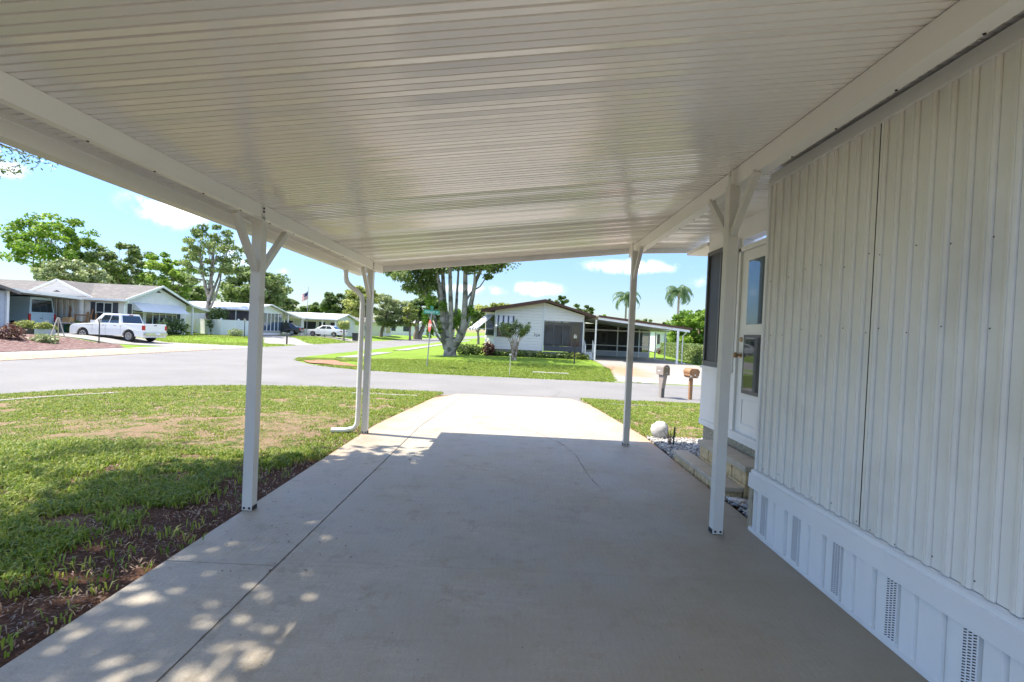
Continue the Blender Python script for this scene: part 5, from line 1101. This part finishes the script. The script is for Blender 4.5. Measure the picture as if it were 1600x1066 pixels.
# fence
fc = empty('vinyl_fence', (0, 0, 0), 0, 'white vinyl privacy fence between the two left houses', 'fence')
FN = mat('vinyl_white', (.72, .75, .78), .45, var=.02)
fpts = [(onY(300, 520, 53).x, 53), (onY(327, 520, 50).x, 50), (onY(345, 520, 49.2).x, 49.2), (onY(372, 520, 49.5).x, 49.5), (onY(399, 520, 49.8).x, 49.8)]
for i, ((xa, ya), (xb, yb)) in enumerate(zip(fpts[:-1], fpts[1:])):
    q = MB(); q.bar((xa, ya, .78), (xb, yb, .78), .04, 1.5); q.bar((xa, ya, 1.52), (xb, yb, 1.52), .07, .1); q.build('fence_panel', FN, fc)
for (xa, ya) in fpts: q = MB(); q.box(xa-.07, xa+.07, ya-.08, ya+.06, -.05, 1.62); q.prism([(xa-.09, 1.62), (xa+.09, 1.62), (xa, 1.72)], 'y', ya-.09, ya+.07); q.build('fence_post', FN, fc)
shrub('round_bush', 'round pale green bush before the vinyl fence', (*gp(368, 532), float(base(*gp(368, 532)))), .75, .6, .8, G3, 87, 900, .07)
# house 2 (fenced)
h2 = empty('fenced_house', (-28.2, 52.2, .1), 0, 'white house with bay windows and a low carport behind the vinyl fence', 'house'); EZ = 2.72; A_ = 3.45
W3 = mat('white_wall', (.78, .77, .75), .6, lap=(.25, .3)); METR = mat('metal_roof', (.66, .66, .67), .45, var=.05)
q = MB(); q.box(-14, 0, 0, 7.2, .0, EZ); q.prism([(0, EZ), (7.2, EZ), (3.6, A_-.08)], 'x', -.2, 0); q.build('wall', W3, h2)
q = MB(); q.raw([(-14.4, -.5, EZ-.05), (.5, -.5, EZ-.05), (.5, 3.6, A_), (-14.4, 3.6, A_), (-14.4, 7.7, EZ-.05), (.5, 7.7, EZ-.05), (-14.4, -.5, EZ-.15), (.5, -.5, EZ-.15)], [(0, 1, 2, 3), (3, 2, 5, 4), (0, 1, 7, 6)]); rake(q, (.5, -.5, EZ-.1), (.5, 3.6, A_-.03), .14); rake(q, (.5, 7.7, EZ-.1), (.5, 3.6, A_-.03), .14); q.build('roof', METR, h2)
q = MB(); q.box(-2.9, -.15, -.06, -.003, .9, 2.5); q.build('screened_porch', mat('porch_dark', (.06, .05, .05), .7, var=.3, vs=2), h2); q = MB(); q.box(-1.55, -1.45, -.1, -.06, .1, 2.55); q.box(-2.98, -2.9, -.1, -.003, .1, 2.55); q.build('porch_post', TRIM, h2)
o = endwin(h2, 2.6, 7.0, .45, 2.45, .005, mat('blue_pane', (.05, .08, .13), .1, spec=1), n=5, mz=0, w_=.06)
q = MB(); q.box(.001, .03, 2.3, 7.15, .25, .38); q.box(.001, .04, 0, 7.2, -.2, .0); q.build('base_trim', mat('tan_base', (.3, .26, .22), .9), h2)
q = MB(); q.raw([(-8, 7.7, EZ-.12), (.5, 7.7, EZ-.12), (.5, 12.3, 2.05), (-8, 12.3, 2.05), (-8, 7.7, EZ-.04), (.5, 7.7, EZ-.04), (.5, 12.3, 2.13), (-8, 12.3, 2.13)], [(0, 1, 2, 3), (4, 5, 6, 7), (0, 1, 5, 4), (1, 2, 6, 5), (2, 3, 7, 6)]); q.bar((.52, 7.7, EZ-.08), (.52, 12.3, 2.09), .05, .2); q.build('carport_roof', METR, h2)
q = MB(); q.box(-8, -7.9, 7.3, 12.2, 0, 2.1); q.build('carport_back_wall', W3, h2)
for y_ in (8.1, 12.0): q = MB(); q.box(.15, .3, y_, y_+.15, -.1, 2.05+(12.3-y_)*.12); q.build('carport_post', TRIM, h2)
# house 3
h3 = empty('white_roofed_bungalow', (-24.5, 67, -.05), 0, 'bungalow with long white roof and front porch behind the sedan', 'house')
q = MB(); q.box(-13, 0, 1.6, 8, 0, 2.35); q.prism([(0, 2.35), (8, 2.35), (4, 3.1)], 'x', -.2, 0.01); q.build('wall', mat('pale_wall', (.66, .66, .61), .6), h3)
q = MB(); q.raw([(-13.5, -.4, 2.42), (.4, -.4, 2.42), (.4, 4, 3.25), (-13.5, 4, 3.25), (.4, 8.4, 2.42), (-13.5, 8.4, 2.42), (-13.5, -.4, 2.26), (.4, -.4, 2.26)], [(0, 1, 2, 3), (3, 2, 4, 5), (0, 1, 7, 6)]); rake(q, (.4, -.4, 2.38), (.4, 4, 3.2), .16); rake(q, (.4, 8.4, 2.38), (.4, 4, 3.2), .16); q.build('roof', mat('white_roof', (.78, .78, .78), .5), h3)
for x_ in (-12, -9.4, -7, -4.4, -1.8, 0): q = MB(); q.box(x_-.07, x_+.07, -.1, .04, 0, 2.26); q.build('porch_column', TRIM, h3)
q = MB(); q.box(-12, 0, -.05, -.02, .82, .9); q.box(-12, 0, -.05, -.02, .15, .2)
for k in range(80): q.box(-11.9+k*.15, -11.86+k*.15, -.045, -.025, .2, .82)
q.build('porch_railing', TRIM, h3)
for x_, w_ in ((-10.6, 1.6), (-8, 1.5), (-5.2, 1.9), (-2.9, .9), (-1.3, .8)): window(h3, x_, x_+w_, .9, 1.95, 1.58, PANE, w_=.06)
q = MB(); q.raw([(-6, 8.4, 2.38), (.4, 8.4, 2.38), (.4, 12.2, 1.75), (-6, 12.2, 1.75), (-6, 8.4, 2.45), (.4, 8.4, 2.45), (.4, 12.2, 1.82), (-6, 12.2, 1.82)], [(0, 1, 2, 3), (4, 5, 6, 7), (1, 2, 6, 5), (2, 3, 7, 6), (0, 1, 5, 4)]); q.bar((.42, 8.4, 2.42), (.42, 12.2, 1.8), .06, .22); q.build('carport_roof', METR, h3)
q = MB(); q.box(.011, .03, 1.8, 3.8, .0, 2.1); q.build('side_door', mat('dark_green_door', (.05, .07, .03), .6), h3); q = MB(); q.box(.2, .34, 11.8, 11.95, 0, 1.85); q.build('carport_post', TRIM, h3)
for k, (x_, y_, n_, lab) in enumerate([(-24.2, 88, 0, 'white bungalow with dark windows behind the downspout'), (-22.5, 112, 1, 'pale bungalow with dark windows under the weeping tree'), (-21.5, 142, 2, 'small white bungalow behind the dark round oak'), (-23, 180, 3, 'farthest white bungalow at the end of the side road')]):
    h = empty('distant_bungalow', (x_, y_, 0), 0, lab, 'house', 'distant bungalows along the side road'); q = MB(); q.box(-11, 0, 0, 8, -.2, 2.4); q.prism([(0, 2.4), (8, 2.4), (4, 3.4)], 'x', -.2, .01); q.build('wall', W3, h)
    q = MB(); q.raw([(-11.4, -.5, 2.4), (.4, -.5, 2.4), (.4, 4, 3.5), (-11.4, 4, 3.5), (.4, 8.5, 2.4), (-11.4, 8.5, 2.4)], [(0, 1, 2, 3), (3, 2, 4, 5)]); rake(q, (.4, -.5, 2.36), (.4, 4, 3.46), .18); rake(q, (.4, 8.5, 2.36), (.4, 4, 3.46), .18); q.build('roof', METR if n_ % 2 else SHINGLE, h)
    endwin(h, .8, 3.0, .7, 2.1, .012, n=2, mz=0); endwin(h, 4.2, 7.2, .5, 2.2, .012, n=3, mz=0)
    for xx in (-3, -6, -9): window(h, xx, xx+1.3, .9, 2.1, -.02, PANE, w_=.07)
# distant right-hand striped awning house glimpsed between tree and cream house
# flagpole
p = onY(479, 520, 61); fl = empty('flagpole', (p.x, 61, -.1), 0, 'tall flagpole with stars and stripes flag before the white roofed bungalow', 'flagpole'); q = MB(); q.tube([(0, 0, 0), (0, 0, 6.2)], [.04, .025], 8); q.lathe([(.01, 6.18), (.05, 6.23), (.01, 6.29)], 8); q.build('pole', mat('pole_grey', (.3, .31, .33), .4, .3), fl)
flg = MB(); RD = mat('flag_red', (.5, .12, .12), .8); WH = mat('flag_whitestripe', (.65, .6, .6), .8); BU = mat('flag_blue', (.04, .05, .14), .8); nx_, nz_ = 8, 13
def fpt(i, j): a = i/nx_; b_ = j/nz_; return (-.03-a*.75-.0*b_, .09*math.sin(a*7+b_), 5.75-.95*b_*(1-.12*a)-a*.62-.06*math.sin(5*a))
for i in range(nx_):
    for j in range(nz_): flg.raw([fpt(i, j), fpt(i+1, j), fpt(i+1, j+1), fpt(i, j+1)], [(0, 1, 2, 3)], BU if (i < 4 and j < 7) else (RD if j % 2 == 0 else WH))
flg.build('flag', None, fl)
p = gp(555, 533); t = empty('trash_bin', (p[0], p[1], float(base(*p))), 0, 'dark wheeled trash bin at the roadside by the downspout', 'trash bin'); q = MB(); q.raw([(-.27, -.3, 0), (.27, -.3, 0), (.27, .3, 0), (-.27, .3, 0), (-.32, -.36, .95), (.32, -.36, .95), (.32, .36, .95), (-.32, .36, .95)], [(0, 1, 2, 3), (4, 5, 6, 7), (0, 1, 5, 4), (1, 2, 6, 5), (2, 3, 7, 6), (3, 0, 4, 7)]); q.build('bin_body', mat('bin_dark', (.03, .035, .04), .5), t); q = MB(); q.box(-.35, .35, -.4, .38, .951, 1.02); q.build('lid', BLACK, t)
# left-most house
h0 = empty('blue_grey_house', (-34.9, 33.6, -.1), 0, 'corner of a blue grey house with a flat carport roof over the van', 'house')
q = MB(); q.box(-12, 0, -9, 0, -.3, 2.9); q.build('wall', mat('bluegrey_lap', (.42, .46, .52), .65, lap=(.15, .4)), h0); q = MB(); q.box(-.02, .12, -.12, .04, -.3, 2.93); q.build('corner_post', TRIM, h0)
q = MB(); q.raw([(-12, .4, 2.86), (.45, .4, 2.86), (.45, -4.5, 4.2), (-12, -4.5, 4.2), (-12, .4, 2.76), (.45, .4, 2.76)], [(0, 1, 2, 3), (0, 1, 5, 4)]); rake(q, (.46, .42, 2.84), (.46, -4.5, 4.18), .2); q.build('roof', SHINGLE, h0)
q = MB(); q.prism([(-.05, 3.12), (5.7, 2.90), (5.7, 2.72), (-.05, 2.94)], 'x', -11, .3); q.build('carport_roof', mat('carport_underside', (.5, .49, .46), .6), h0); q = MB(); q.bar((.33, -.05, 3.04), (.33, 5.72, 2.82), .05, .2); q.build('carport_fascia', TRIM, h0)
q = MB(); q.box(.1, .28, 5.5, 5.68, -.3, 2.75); q.build('carport_post', TRIM, h0)
q = MB()
for k in range(6): q.box(-2.7+k*.48, -2.5+k*.48, 5.76, 5.84, .1, 2.7)
q.build('wall_batten', TRIM, h0)
# ------------------------------------------------------------------ vehicles
PW = mat('car_white', (.80, .80, .80), .22, coat=.6, var=.01, spec=.6); PB = mat('car_black', (.015, .015, .018), .2, coat=.6); PV = mat('van_paint', (.42, .56, .64), .3, coat=.3, var=.02); TY = mat('tyre', (.02, .02, .02), .85); RIM = mat('alloy', (.45, .45, .46), .3, .8); CGL = mat('car_glass', (.02, .03, .035), .05, spec=1.0); LR = mat('tail_red', (.45, .02, .02), .25); LW = mat('lamp_clear', (.6, .6, .6), .15); CHR = mat('chrome', (.6, .6, .6), .15, .9)
def arcs(xc, r, zb, n=8): return [(xc+r*math.cos(math.pi-math.pi*i/n), zb+r*math.sin(math.pi-math.pi*i/n)) for i in range(n+1)]
def vehicle(name, label, cat, loc, rz, paint, L_, W_, side, cab, wheels, wr, wins, parts, rw=.06, zc=.33):
    """side: upper outline from rear to front [(x,z)], cab: (xr_b, xr_t, xf_t, xf_b, zb, zt, tumble)"""
    t = empty(name, loc, rz, label, cat); bt = min(z for x, z in side)
    low = []
    zw = wr*.97
    x0 = side[0][0]; x1 = side[-1][0]; ws = sorted(wheels)
    for xw in ws: low += arcs(xw, wr+.075, zw)
    bottom = [(x0, zc)]+[(a, max(b_, zc)) for a, b_ in low]+[(x1, zc)]
    poly = bottom+[p for p in side[::-1]]
    mb = MB(); hw = W_/2
    # layered sides: slightly narrower at the top of the body for roundness
    n = len(poly); zt_ = max(p[1] for p in poly)
    def wz(z): return hw-(.05*max(0, (z-zt_*.62)/(zt_*.38))**1.5)-(.03 if z < zc+.02 else 0)
    vs = [(x, -wz(z), z) for x, z in poly]+[(x, wz(z), z) for x, z in poly]
    mb.raw(vs, [tuple(range(n)), tuple(range(2*n-1, n-1, -1))]+[(i, n+i, n+(i+1) % n, (i+1) % n) for i in range(n)])
    mb.build('body', paint, t, bevel=.03)
    a, b_, c, d, zb, zt, tu = cab; hb = hw-.05; ht = hb-tu
    q = MB(); q.raw([(a, -hb, zb), (d, -hb, zb), (d, hb, zb), (a, hb, zb), (b_, -ht, zt), (c, -ht, zt), (c, ht, zt), (b_, ht, zt)], [(0, 1, 5, 4), (1, 2, 6, 5), (2, 3, 7, 6), (3, 0, 4, 7), (4, 5, 6, 7), (0, 3, 2, 1)]); q.build('cabin', paint, t, bevel=.05)
    for sgn in (-1, 1):
        for (u0, u1, v0, v1) in wins:
            def P3(uu, vv, e=.012): xb = a+(d-a)*uu; xt = b_+(c-b_)*uu; return (xb+(xt-xb)*vv, sgn*(hb+(ht-hb)*vv+e), zb+(zt-zb)*vv)
            q = MB(); q.raw([P3(u0, v0), P3(u1, v0), P3(u1, v1), P3(u0, v1)], [(0, 1, 2, 3)]); q.build('side_window', CGL, t)
    for nm, (xb, xt), s_ in (('rear_window', (a, b_), -1), ('windscreen', (d, c), 1)):
        def P4(uu, vv): return (xb+(xt-xb)*vv+s_*.012, (hb+(ht-hb)*vv)*uu, zb+(zt-zb)*vv)
        q = MB(); q.raw([P4(-.86, .14), P4(.86, .14), P4(.86, .84), P4(-.86, .84)], [(0, 1, 2, 3)]); q.build(nm, CGL, t)
    for xw in wheels:
        for s_ in (-1, 1):
            yc = s_*(hw-.13); q = MB(); q.lathe([(wr*.62, -.11), (wr*.93, -.11), (wr, -.07), (wr, .07), (wr*.93, .11), (wr*.62, .11)], 22, (xw, yc, wr), 'y'); w_ = q.build('wheel', TY, t, smooth=True)
            q = MB(); q.lathe([(wr*.63, s_*.111), (wr*.6, s_*.122), (wr*.54, s_*.114), (wr*.12, s_*.116), (.01, s_*.116)], 18, (xw, yc, wr), 'y', RIM)
            for k in range(6):
                an = k*math.pi/3; q.bar((xw+math.cos(an)*wr*.14, yc+s_*.125, wr+math.sin(an)*wr*.14), (xw+math.cos(an)*wr*.55, yc+s_*.128, wr+math.sin(an)*wr*.55), .05, .02, RIM, up=(0, 1, 0))
                an += .5; q.bar((xw+math.cos(an)*wr*.25, yc+s_*.117, wr+math.sin(an)*wr*.25), (xw+math.cos(an)*wr*.5, yc+s_*.117, wr+math.sin(an)*wr*.5), .06, .01, DARK, up=(0, 1, 0))
            q.build('rim', None, w_)
    for (nm, m, x0_, x1_, y0_, y1_, z0_, z1_) in parts: q = MB(); q.box(x0_, x1_, y0_, y1_, z0_, z1_); q.build(nm, m, t, bevel=.008)
    return t
Lp = 5.75
pk = vehicle('pickup_truck', 'white crew cab pickup parked with its tailgate to the road', 'pickup truck', (0, 0, 0), 0, PW, Lp, 2.02,
    [(0.02, .5), (.0, .75), (.0, 1.30), (1.68, 1.30), (1.7, 1.24), (3.95, 1.22), (5.2, 1.13), (5.6, 1.05), (5.74, .85), (5.75, .5)], (1.74, 1.98, 3.35, 4.05, 1.2, 1.93, .17), (1.15, 4.72), .41,
    [(.09, .42, .12, .84), (.46, .80, .12, .84)],
    [('tail_light', LR, -.015, .12, -1.005, -.84, .86, 1.18), ('tail_light', LR, -.015, .12, .84, 1.005, .86, 1.18), ('bumper', CHR, -.14, .0, -.95, .95, .5, .68), ('number_plate', TRIM, -.155, -.141, -.25, .1, .53, .66), ('tailgate_handle', DARK, -.02, .0, -.12, .12, 1.17, 1.22), ('high_brake_light', LR, 1.9, 1.97, -.15, .15, 1.86, 1.91),
     ('bed_liner', DARK, .08, 1.62, -.86, .86, 1.301, 1.306), ('head_light', LW, 5.55, 5.70, -.98, -.7, .82, 1.0), ('head_light', LW, 5.55, 5.7, .7, .98, .82, 1.0), ('door_handle', CHR, 3.02, 3.2, 1.005, 1.03, 1.08, 1.12), ('door_handle', CHR, 2.1, 2.28, 1.005, 1.03, 1.08, 1.12), ('badge', GREY, 3.9, 4.5, 1.01, 1.016, 1.06, 1.085), ('door_mirror', PW, 3.72, 3.86, 1.0, 1.25, 1.22, 1.42), ('running_board', BLACK, 1.75, 4.1, .86, 1.02, .3, .36), ('door_seam', DARK, 2.92, 2.93, 1.004, 1.012, .5, 1.2), ('door_seam', DARK, 1.75, 1.76, 1.004, 1.012, .5, 1.2), ('door_seam', DARK, 3.95, 3.96, 1.004, 1.012, .5, 1.2)])
a_ = gp(210, 536); b2 = gp(137, 528.6)   # rear and front wheel contact, camera side
th = R(174)
pk.rotation_euler = (0, 0, th)
# camera side is local +y ; rear wheel local (1.15, 0.95)
rw = Vector((1.15, .95, 0)); rr_ = Matrix.Rotation(th, 3, 'Z') @ rw
pk.location = (-27.0-rr_.x, 34.3-rr_.y, float(base(-27, 34.3))+.01)
vn = vehicle('delivery_van', 'pale blue tall van parked under the carport with its rear doors to the road', 'van', (-36.0, 37.3, .0), R(176), PV, 6.0, 2.0,
    [(0.02, .45), (0, .8), (0.0, 1.35), (5.0, 1.3), (5.8, 1.05), (5.9, .6), (5.9, .45)], (0, .12, 4.2, 5.0, 1.3, 2.62, .14), (1.3, 4.9), .36,
    [(.80, .95, .2, .75)],
    [('tail_light', LR, -.03, .06, .86, 1.0, .75, 1.35), ('tail_light', LR, -.03, .06, -1.0, -.86, .75, 1.35), ('bumper', BLACK, -.12, 0, -.95, .95, .42, .6), ('door_seam', DARK, -.012, -.0, -.006, .006, .62, 1.32), ('number_plate', TRIM, -.02, -.008, -.5, -.1, .75, .88), ('door_handle', DARK, -.03, 0, .05, .2, 1.0, 1.05), ('side_moulding', BLACK, .9, 4.2, .99, 1.02, .52, .68)])
sdn = vehicle('sedan', 'white four door sedan parked on the far driveway beside the flagpole', 'car', (0, 0, 0), 0, PW, 4.6, 1.75,
    [(0.05, .4), (.0, .6), (.02, .88), (.1, .96), (1.0, .98), (3.3, .93), (4.3, .78), (4.55, .62), (4.58, .4)], (.75, 1.35, 2.6, 3.45, .95, 1.42, .16), (.95, 3.7), .31,
    [(.16, .46, .15, .86), (.5, .82, .15, .86)],
    [('tail_light', LR, -.015, .1, -.86, -.6, .68, .84), ('tail_light', LR, -.015, .1, .6, .86, .68, .84), ('head_light', LW, 4.4, 4.52, -.82, -.5, .58, .72), ('head_light', LW, 4.4, 4.52, .5, .82, .58, .72), ('bumper', PW, -.08, .0, -.84, .84, .35, .58), ('bumper', PW, 4.56, 4.64, -.84, .84, .3, .55), ('door_mirror', PW, 3.0, 3.12, .83, .98, .95, 1.07), ('door_handle', CHR, 2.0, 2.12, .868, .885, .8, .83), ('door_seam', DARK, 2.15, 2.158, .868, .878, .4, .93)], zc=.28)
c_ = onz(485, 527.5, -.05); sdn.rotation_euler = (0, 0, R(176)); sdn.location = (c_.x+2.35, 62.6, float(base(c_.x, 62.6))+.02)
bk = vehicle('dark_car', 'black car parked under the carport of the fenced house', 'car', (0, 0, 0), 0, PB, 4.6, 1.8,
    [(0.05, .4), (.0, .6), (.02, .92), (.1, 1.0), (1.0, 1.02), (3.3, .97), (4.3, .82), (4.55, .62), (4.58, .4)], (.45, 1.1, 2.6, 3.45, .98, 1.5, .16), (.95, 3.7), .33,
    [(.16, .46, .15, .86), (.5, .82, .15, .86)],
    [('tail_light', LR, -.015, .1, -.88, -.6, .7, .9), ('tail_light', LR, -.015, .1, .6, .88, .7, .9), ('head_light', LW, 4.4, 4.52, -.82, -.5, .6, .74), ('head_light', LW, 4.4, 4.52, .5, .82, .6, .74), ('bumper', PB, -.08, 0, -.84, .84, .35, .58), ('door_mirror', PB, 3.0, 3.12, .86, 1.0, .98, 1.1)], zc=.28)
c_ = onY(472, 520, 61.2); bk.rotation_euler = (0, 0, R(190)); bk.location = (c_.x+.4, 60.2, .1)
# ------------------------------------------------------------------ things around the van
def planter(name, label, px, py, zt, w_, d, h, lm, seed, ph, mt=None, rng_=1.0):
    g_ = onz(px, py, zt); t = empty(name, (g_.x, g_.y, float(base(g_.x, g_.y))+.03), R(40), label, 'planter'); q = MB(); q.box(-w_/2, w_/2, -d/2, d/2, 0, h); q.build('box', mt or mat('planter_dark', (.09, .07, .06), .8), t)
    rr = np.random.default_rng(seed); n = 700; p = rr.standard_normal((n, 3)); p /= np.linalg.norm(p, axis=1)[:, None]; p *= (rr.random(n)**.4)[:, None]*[w_*.62, d*.7, ph]; p[:, 2] = np.abs(p[:, 2])+h*.9; leaf_cards('plants', p, .07, lm, rr, t); return t
planter('planter_box', 'dark wooden planter with yellow green plants behind the mulch bed', 40, 529, -.3, 1.3, .6, .4, G4, 1, .55)
planter('planter_box', 'pale planter box with bright yellow plants left of the folding frame', 70, 530, -.3, 1.0, .5, .35, G4, 2, .5, mat('planter_pale', (.4, .42, .45), .8))
shrub('red_shrub', 'dark red leafed shrub at the left edge of the mulch bed', (*onz(14, 535, -.3).xy, -.33), .75, .6, 1.15, REDL, 90, 900, .08); shrub('green_shrub', 'low pale green shrub in the mulch in front of the folding frame', (*onz(70, 536, -.3).xy, -.33), .7, .5, .55, G3, 91, 700, .08)
shrub('potted_plant', 'tall green potted plant beside the pickup bumper', (*onz(116, 524, -.2).xy, -.2), .5, .5, 1.2, G2, 92, 600, .1)
g_ = onz(2, 531, -.3); t = empty('boulder', (g_.x, g_.y, -.33), 0, 'grey boulder at the left edge of the mulch bed', 'rock'); bpy.data.objects.remove(t); q = MB(); q.lathe([(.02, 0), (.5, .02), (.55, .2), (.42, .42), (.15, .5), (.02, .5)], 9); o = q.build('boulder', mat('boulder', (.30, .34, .38), .8, bump=(6, .8, .05)), smooth=True); o.location = (g_.x, g_.y, -.36); tag(o, 'grey boulder at the left edge of the mulch bed', 'rock')
g_ = onz(90, 532, -.3); t = empty('folding_frame', (g_.x, g_.y, -.32), R(40), 'pale folding A-frame stand on the mulch before the van', 'a-frame'); q = MB(); q.bar((-.4, -.15, 0), (-.03, 0, 1.5), .06, .04); q.bar((.4, -.15, 0), (.03, 0, 1.5), .06, .04); q.build('front_leg', mat('pale_pole', (.5, .45, .38), .7), t); q = MB(); q.bar((0, .5, 0), (0, 0, 1.5), .06, .04); q.build('rear_leg', mat('pale_pole', (.5, .45, .38), .7), t)
t = empty('work_table', (-34.9, 38.2, 0), R(4), 'white table with boxes under the carport beside the van', 'table'); q = MB(); q.box(-.75, .75, -.35, .35, .72, .77); q.build('table_top', TRIM, t)
for x_ in (-.7, .7):
    for y_ in (-.3, .3): q = MB(); q.box(x_-.025, x_+.025, y_-.025, y_+.025, 0, .72); q.build('leg', TRIM, t)
q = MB(); q.box(-.35, .25, -.2, .2, .0, .42); o = q.build('cardboard_box', mat('cardboard', (.42, .28, .14), .85), bevel=.01); o.location = (-34.8, 38.2, .775); tag(o, 'orange brown box on the white table under the carport', 'box')
q = MB(); q.box(-.25, .25, -.2, .2, 0, .2); q.box(-.2, .2, -.15, .15, .201, .3); o = q.build('tool_case', GREY, bevel=.02); o.location = (-35.4, 38.15, .775); tag(o, 'grey case on the left end of the white table', 'case')
q = MB(); q.box(-.6, .6, -.25, .25, 0, .55); q.box(-.62, .62, -.27, .27, .551, .6); o = q.build('storage_bin', mat('bin_green', (.03, .20, .12), .6), bevel=.02); o.location = (-35.0, 38.9, 0); tag(o, 'green storage bin under the white table', 'storage bin')
for k, (x_, h_, w_, tl) in enumerate([(-35.9, 1.9, .09, .12), (-35.55, 2.1, .08, -.1), (-34.35, 1.7, .16, .05), (-33.95, 1.5, .2, -.04), (-34.1, 1.95, .08, .1), (-33.6, 1.6, .12, .0)]):
    q = MB(); q.box(-w_/2, w_/2, -.02, .02, 0, h_); o = q.build('wood_plank', WOOD); o.location = (x_, 39.1, 0); o.rotation_euler = (-.12, tl, 0); tag(o, ['narrow leaning plank nearest the van', 'taller narrow plank second from the van', 'wide brown board behind the orange box', 'widest brown board left of the last plank', 'thin tall stick among the brown boards', 'brown board nearest the carport post'][k], 'plank', 'planks leaning on the wall under the carport')
q = MB(); q.box(-.55, .55, -.04, .04, 1.35, 1.45); q.box(-.5, .5, -.03, .03, .8, .9); q.box(-.5, -.42, -.03, .03, 0, 1.35); q.box(.42, .5, -.03, .03, 0, 1.35); o = q.build('wooden_rack', WOOD); o.location = (-34.5, 38.95, 0); tag(o, 'low brown wooden rack behind the white table', 'rack')
t = empty('floor_lamp_post', (0, 0, 0)); bpy.data.objects.remove(t)
